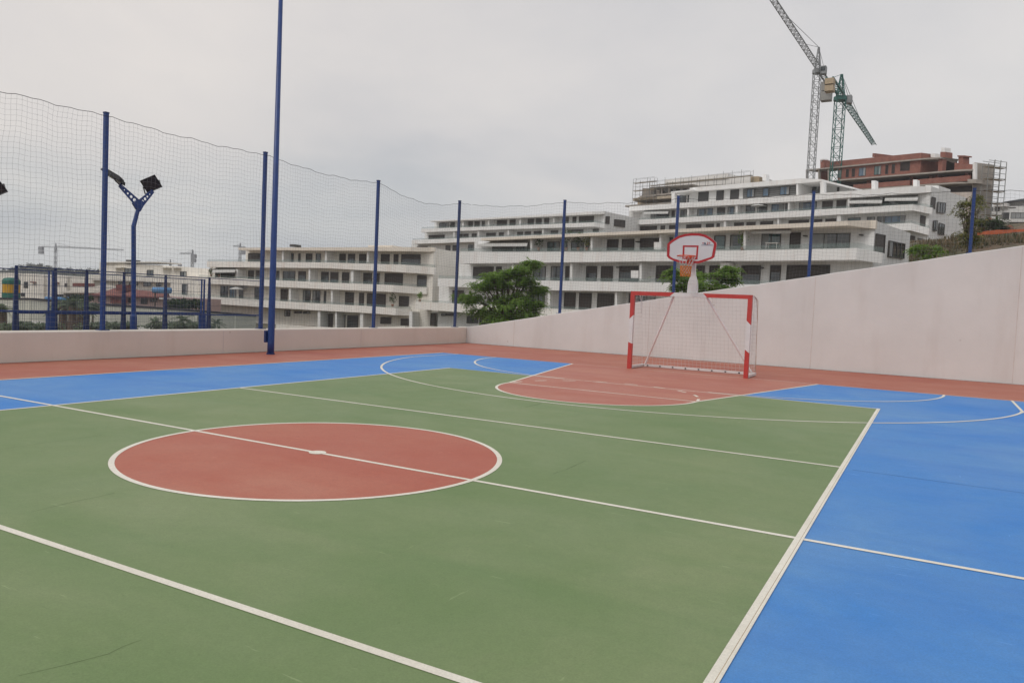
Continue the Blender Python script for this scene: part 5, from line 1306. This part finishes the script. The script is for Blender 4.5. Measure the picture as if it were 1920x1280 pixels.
# ================================================================== TREES
def tree(name, label, base, clusters, leafm, n_leaf, s, trunk_r=.1, group=None, flat=.6, seed=1, cat='tree'):
    """clusters: (x, y, rx, rz) crown clumps in metres relative to base (x across the view, z up)"""
    random.seed(seed); base = Vector(base); t_ = thing(name, label, cat, base, group)
    ax = Vector((_R0.x, _R0.y, 0)); ay = Vector((-_R0.y, _R0.x, 0))
    tb = MB(); cl = []
    for x, z, rx_, rz_ in clusters:
        for _ in range(3): cl.append((base+ax*(x+random.gauss(0, rx_*.25))+ay*random.gauss(0, rx_*.8)+Vector((0, 0, z+random.gauss(0, rz_*.2))), rx_*random.uniform(.6, .95), rz_*random.uniform(.55, .9)))
    zs = min(c[0].z for c in cl); fork = Vector((base.x, base.y, base.z+(zs-base.z)*.75)) + ax*.08
    tb.tube([base-Vector((0, 0, .4)), base+(fork-base)*.5+ax*.05, fork], [trunk_r*1.3, trunk_r, trunk_r*.85], 9)
    lb = MB()
    for c, rx_, rz_ in cl:
        mid = fork.lerp(c, .5)+Vector((random.gauss(0, .12), random.gauss(0, .12), .15)); tb.tube([fork-Vector((0, 0, .1)), mid, c], [trunk_r*.5, trunk_r*.28, trunk_r*.08], 5)
        for _ in range(3):
            e = c+Vector((random.gauss(0, rx_*.6), random.gauss(0, rx_*.6), random.gauss(0, rz_*.4))); tb.tube([mid.lerp(c, .6), e], [trunk_r*.14, trunk_r*.04], 4)
        k = max(6, int(n_leaf/len(cl)/14))
        for _ in range(k):
            u = Vector((random.gauss(0, .5), random.gauss(0, .5), random.gauss(0, .42)))
            p = c+Vector((u.x*rx_, u.y*rx_, u.z*rz_))
            out_ = Vector((u.x, u.y, -.15+random.gauss(0, .2)))
            if out_.length < .05: out_ = Vector((1, 0, 0))
            out_.normalize(); L_ = s*random.uniform(2.2, 4.2); side_ = out_.cross(Vector((0, 0, 1))).normalized()
            for q in range(7):           # pinnate frond: pairs of leaflets along a drooping rachis
                f_ = (q+.5)/7; pp = p+out_*L_*f_-Vector((0, 0, L_*.35*f_*f_))
                for sg in (-1, 1):
                    tip = pp+side_*sg*s*random.uniform(.8, 1.2)+out_*s*.45+Vector((0, 0, random.gauss(0, s*.35)))
                    w_ = out_*s*.28
                    lb.poly([pp-w_, tip, pp+w_])
    tb.build('trunk', bark, t_, smooth=True, fix=False); lb.build('crown', leafm, t_, fix=False)
    return t_
def at_tree(xb, z, zbase): p = P(xb, 560, z); return Vector((p.x, p.y, zbase))
m2 = 34/CF
def cw(lst, xb, z, zb):
    out = []
    for x, y, rx_, ry_ in lst:
        p = P(x, y, z); out.append(((x-xb)*z/CF, p.z-zb, rx_*z/CF, ry_*z/CF))
    return out
zt_ = 36; zb_ = .3
cl = [(900, 583, 30, 14), (945, 590, 34, 12), (985, 585, 26, 14), (1005, 572, 18, 10), (885, 556, 26, 12), (930, 560, 34, 16), (975, 558, 34, 14), (905, 535, 24, 10), (945, 530, 30, 14), (985, 525, 26, 12), (1005, 540, 18, 10), (975, 505, 22, 10), (995, 492, 14, 6), (955, 512, 18, 8), (920, 518, 20, 8), (940, 602, 40, 10), (985, 604, 24, 8)]
tree('feathery_tree', 'dense bright green tree just behind the start of the sloping wall', at_tree(945, zt_, zb_), cw(cl, 945, zt_, zb_), leaf_bright, 62000, .085, .11, 'trees behind the end wall', seed=3)
zt_ = 33; zb_ = 1.2
cl = [(1275, 520, 24, 8), (1310, 515, 26, 9), (1350, 512, 24, 9), (1370, 525, 14, 8), (1258, 510, 12, 5), (1300, 533, 30, 10), (1340, 535, 24, 8), (1270, 537, 20, 7), (1365, 503, 14, 5), (1320, 548, 40, 8)]
tree('feathery_tree', 'spreading light green tree behind the basketball pole', at_tree(1318, zt_, zb_), cw(cl, 1318, zt_, zb_), leaf_bright, 21000, .08, .09, 'trees behind the end wall', seed=5)
zt_ = 42; zb_ = HZ(1724, 492, 42)
cl = [(1718, 470, 14, 6), (1738, 472, 14, 6), (1725, 462, 14, 5), (1708, 466, 8, 4), (1748, 466, 6, 4), (1728, 480, 16, 5)]
tree('small_tree', 'small open green tree at the foot of the white block, on the right', at_tree(1725, zt_, zb_), cw(cl, 1725, zt_, zb_), leaf_bright, 4200, .085, .05, 'trees behind the end wall', seed=8)
zt_ = 55; zb_ = HZ(1806, 470, 55)
cl = [(1808, 455, 14, 9), (1800, 440, 15, 10), (1812, 430, 14, 10), (1806, 415, 14, 9), (1818, 446, 12, 9)]
cl2 = [(1800, 395, 14, 10), (1812, 380, 12, 9), (1820, 370, 8, 7), (1808, 402, 14, 8), (1795, 382, 9, 6)]
tree('slender_tree', 'tall slender tree with yellowing leaves beside the last net post', at_tree(1806, zt_, zb_), cw(cl+cl2, 1806, zt_, zb_), leaf_yellow, 10500, .10, .09, 'trees behind the end wall', flat=.2, seed=9)
zt_ = 95; zb_ = HZ(1843, 432, 95)
tree('dark_bush', 'dark green bushes on the dirt slope right of the last net post', at_tree(1843, zt_, zb_), cw([(1838, 415, 14, 10), (1850, 420, 14, 9), (1862, 426, 10, 6)], 1843, zt_, zb_), leaf_dark, 9000, .17, .08, cat='bush', seed=10)

# orange safety netting on the slope, dirt heaps, debris
sl_m = mat('orange_barrier', (.50, .13, .06), .9, .2, 2)
t_ = thing('barrier_netting', 'long strip of orange safety netting on the dirt slope at far right', 'barrier', P(1870, 440, 74))
mb = MB(); pts = [(1832, 437, 441), (1850, 433, 440), (1870, 431, 439), (1890, 431, 437), (1905, 430, 435), (1925, 429, 434)]
for (xa, ya, yb), (xc, yc, yd) in zip(pts[:-1], pts[1:]):
    q = [P(xa, ya, 74), P(xc, yc, 74), P(xc, yd, 74), P(xa, yb, 74)]; mb.prism(q, [p+Vector((0, .06, 0)) for p in q])
mb.build('netting', sl_m, t_)
mb = MB()
for xa, ya, yb in pts: mb.bar(P(xa, ya-1.5, 74.2), P(xa, yb+2, 74.2), .06)
mb.build('stake', dark_frame, t_)
for i, (x, y, w) in enumerate(((1853, 412, 9), (1842, 424, 8), (1893, 424, 7))):
    c = P(x, y+3, 96); mb = MB(); ww = w*96/CF; K = 14
    ringp = lambda s_, h_: [c+Vector((math.cos(2*math.pi*k/K)*ww*s_*random.uniform(.85, 1.15), math.sin(2*math.pi*k/K)*ww*s_*random.uniform(.85, 1.15), h_*random.uniform(.85, 1.1))) for k in range(K)]
    r0, r1_, r2_ = ringp(1.2, -.6), ringp(.75, ww*.45), ringp(.3, ww*.75)
    for a, b_ in ((r0, r1_), (r1_, r2_)):
        for k in range(K): mb.poly([a[k], a[(k+1) % K], b_[(k+1) % K], b_[k]])
    mb.poly(r2_); o = mb.build('dirt_heap', mat('reddish_dirt', (.24, .11, .08), .95, .3, 1.2)); tag(o, ['largest reddish dirt heap below the scaffold', 'reddish dirt heap in front of the dark bushes', 'small reddish dirt heap below the villa'][i], 'dirt heap', 'dirt heaps on the slope')
# earthen bank that closes the view at the right, behind the wall

# left gardens: hedge, palms, agaves
def palm(name, label, xb, yb, ytop, z, spread, seed, m=leaf_grey, trunk=True, nf=22, cat='palm'):
    random.seed(seed); b_ = P(xb, yb, z); top = P(xb, ytop, z); t_ = thing(name, label, cat, (top.x, top.y, b_.z), 'garden palms behind the fence')
    if trunk:
        mb = MB(); mb.tube([(top.x, top.y, b_.z), (top.x, top.y, (b_.z+top.z)/2), (top.x, top.y, top.z)], [.22, .17, .16], 9); mb.build('trunk', bark, t_)
    mb = MB()
    for k in range(nf):
        a = random.uniform(0, 6.28); el = random.uniform(-.1, 1.2); L_ = spread*random.uniform(.75, 1.1); d = Vector((math.cos(a)*math.cos(el), math.sin(a)*math.cos(el), math.sin(el))); sd_ = d.cross(Vector((0, 0, 1))).normalized()
        prev = None
        for q in range(9):
            u = q/8; p = Vector((top.x, top.y, top.z))+d*L_*u-Vector((0, 0, L_*.55*u*u))
            if prev is not None:
                for sg in (-1, 1):
                    for e in (0, .5):
                        pp = prev.lerp(p, e); tip = pp+sd_*sg*L_*.22*(1-u*.6)+d*L_*.08-Vector((0, 0, L_*.08)); mb.poly([pp-d*.03*L_, tip, pp+d*.03*L_])
            prev = p
    mb.build('crown', m, t_, fix=False)
palm('palm_tree', 'grey-green palm left of the first tall net post', 118, 622, 575, 34, .85, 21)
palm('palm_tree', 'grey-green palm nearest the first tall net post', 136, 622, 573, 33, .95, 22)
palm('palm_tree', 'grey-green palm just behind the narrow fence post left of the net post', 152, 622, 577, 35, .8, 23)
palm('palm_tree', 'palm at the far left edge behind the fence', 5, 622, 582, 34, .8, 24)
palm('agave', 'spiky grey shrub right of the forked column', 290, 625, 604, 30, .55, 25, trunk=False, cat='shrub')
palm('agave', 'spiky grey shrub between the forked column and the broad fence post', 345, 625, 600, 30, .6, 26, trunk=False, cat='shrub')
palm('agave', 'spiky grey shrub seen through the glass screen', 405, 625, 606, 32, .5, 27, trunk=False, cat='shrub')
random.seed(30)
def bushes(name, label, x0, x1, y0, y1, z, m, n, s, cat='hedge'):
    a = P((x0+x1)/2, y1, z); t_ = thing(name, label, cat, a); mb = MB(); tb = MB(); k = max(3, int((x1-x0)/7))
    for i in range(k):
        x = x0+(x1-x0)*(i+.5)/k; c = P(x, (y0+y1)/2+random.uniform(-1, 1), z+random.uniform(-.6, .6)); leafcloud(mb, c, 5.5*z/CF, .8, (y1-y0)/2*z/CF*random.uniform(.8, 1.15), n, s)
        tb.bar(Vector((c.x, c.y, P(x, y1+3, z).z-.5)), c, .08)
    tb.build('stem', bark, t_, fix=False); mb.build('foliage', m, t_, fix=False)
bushes('hedge', 'green hedge above the dark coping left of the cream apartment block', 320, 372, 560, 580, 68, leaf_dark, 170, .16)
bushes('shrub_row', 'low grey-green shrubs at the foot of the fence on the left', 20, 95, 604, 624, 31, leaf_grey, 130, .09, 'shrubs')
bushes('shrub_row', 'low grey-green shrubs between the first net post and the forked column', 165, 240, 603, 622, 32, leaf_grey, 110, .09, 'shrubs')
bushes('shrub_row', 'dusty shrubs between the forked column and the tall mast', 300, 385, 602, 624, 31, leaf_grey, 130, .09, 'shrubs')
bushes('garden_tree', 'dark round bush in front of the pink tiled-roof house', 140, 166, 552, 566, 70, leaf_dark, 220, .16, 'bush')
bushes('lawn_shrubs', 'olive green shrubs below the blue cover behind the fence', 108, 178, 566, 590, 60, leaf_grey, 260, .15, 'shrubs')

# ================================================================== BALCONY LIFE, DRY SCRUB
random.seed(41)
terracotta = mat('terracotta', (.30, .13, .08), .9, .15, 4); furn_m = mat('dark_furniture', (.06, .055, .05), .7, .2, 4); furn_w = mat('pale_furniture', (.62, .60, .56), .7, .1, 4)
def potplant(pl, x, y, off, h, label, m=leaf_dark):
    p = pl.at(x, y, off); t_ = thing('potted_plant', label, 'potted plant', p, 'potted plants on the balconies')
    mb = MB(); mb.tube([p, p+Vector((0, 0, .35))], [.14, .19], 10); mb.build('pot', terracotta, t_)
    mb = MB(); leafcloud(mb, p+Vector((0, 0, .35+h*.55)), h*.38, h*.38, h*.55, 170, .11); mb.build('foliage', m, t_, fix=False)
potplant(p2, 1010, 470, 1.2, 1.5, 'dark potted plant on the top balcony just left of the teal glass doors', leaf_dark)
potplant(p2, 1062, 470, 1.3, 2.2, 'tall potted shrub on the top balcony behind the second sloping-wall net post', leaf_dark)
potplant(p2, 1084, 470, 1.4, 1.7, 'bushy potted plant on the top balcony right of the second sloping-wall net post', leaf_dark)
potplant(p2, 1100, 470, 1.3, 1.5, 'reddish potted plant beside the divider on the top balcony', leaf_yellow)
potplant(p2, 1392, 470, 1.2, 1.5, 'green potted tree on the balcony right of the backboard', leaf_bright)
potplant(p1, 736, 575, 1.2, 1.5, 'potted conifer on the third balcony of the cream block', leaf_dark)
potplant(p1, 396, 519, 1.0, 1.1, 'plants under the awning at the left end of the cream block', leaf_dark)
potplant(p1, 411, 519, 1.1, .9, 'low potted bush under the awning of the cream block', leaf_grey)
potplant(p2, 787, 566, 1.3, 1.0, 'bright green potted plant at the left tip of the white balcony', leaf_bright)
def table_set(pl, x, y, off, label, m):
    p = pl.at(x, y, off); t_ = thing('garden_table', label, 'table', p, 'balcony tables')
    mb = MB(); mb.bar(p-pl.t*.6+Vector((0, 0, .74)), p+pl.t*.6+Vector((0, 0, .74)), .7, .05); mb.build('table_top', m, t_)
    for a in (-.5, .5):
        for c in (-.28, .28):
            mb = MB(); q = p+pl.t*a+pl.n*c; mb.bar(q, q+Vector((0, 0, .71)), .05); mb.build('leg', m, t_)
table_set(p2, 1448, 471, 1.1, 'table on the top balcony left of the third sloping-wall net post', furn_w)
table_set(p1, 592, 571, 1.1, 'dark table on the third balcony of the cream block', furn_m)
table_set(p1, 700, 532, 1.1, 'dark table on the second balcony of the cream block', furn_m)
table_set(p4, 1350, 403, 1.1, 'dark table on a balcony under the grey penthouse', furn_m)
table_set(p3, 845, 428, 1.1, 'dark table on the top balcony of the distant block', furn_m)
mb = MB()
for _ in range(2600):
    x, z = random.uniform(1690, 2000), random.uniform(46, 104)
    g = P(x, 500, z); zz = hgt(g.x, g.y); c = Vector((g.x, g.y, zz+.1))
    if mnoise.noise(Vector((g.x*.09, g.y*.09, 4))) < -.12: continue
    for k in range(5):
        a = random.uniform(0, 6.28); d = Vector((math.cos(a), math.sin(a), 0)); h = random.uniform(.25, .8); q = c+d*random.uniform(0, .5); w = d.cross(Vector((0, 0, 1)))*.09
        mb.poly([q-w, q+w, q+d*random.uniform(0, .3)+Vector((0, 0, h))])
struct(mb.build('dry_scrub', leaf_mat('leaf_dry', (.05, .06, .025), (.24, .17, .10), .2), fix=False), 'stuff')

# ================================================================== AIR
hz = MB(); hz.box((-1200, -320, -12), (1000, 1300, 96))
hm = bpy.data.materials.new('haze'); hm.use_nodes = True; t = hm.node_tree; t.nodes.clear()
ho = N(t, 'ShaderNodeOutputMaterial'); pv = N(t, 'ShaderNodeVolumePrincipled'); pv.inputs['Density'].default_value = 0.00028; pv.inputs['Color'].default_value = (.93, .95, 1, 1)
pv.inputs['Anisotropy'].default_value = 0.2
t.links.new(pv.outputs[0], ho.inputs['Volume'])
struct(hz.build('haze', hm), 'stuff')
scene.cycles.volume_bounces = 1
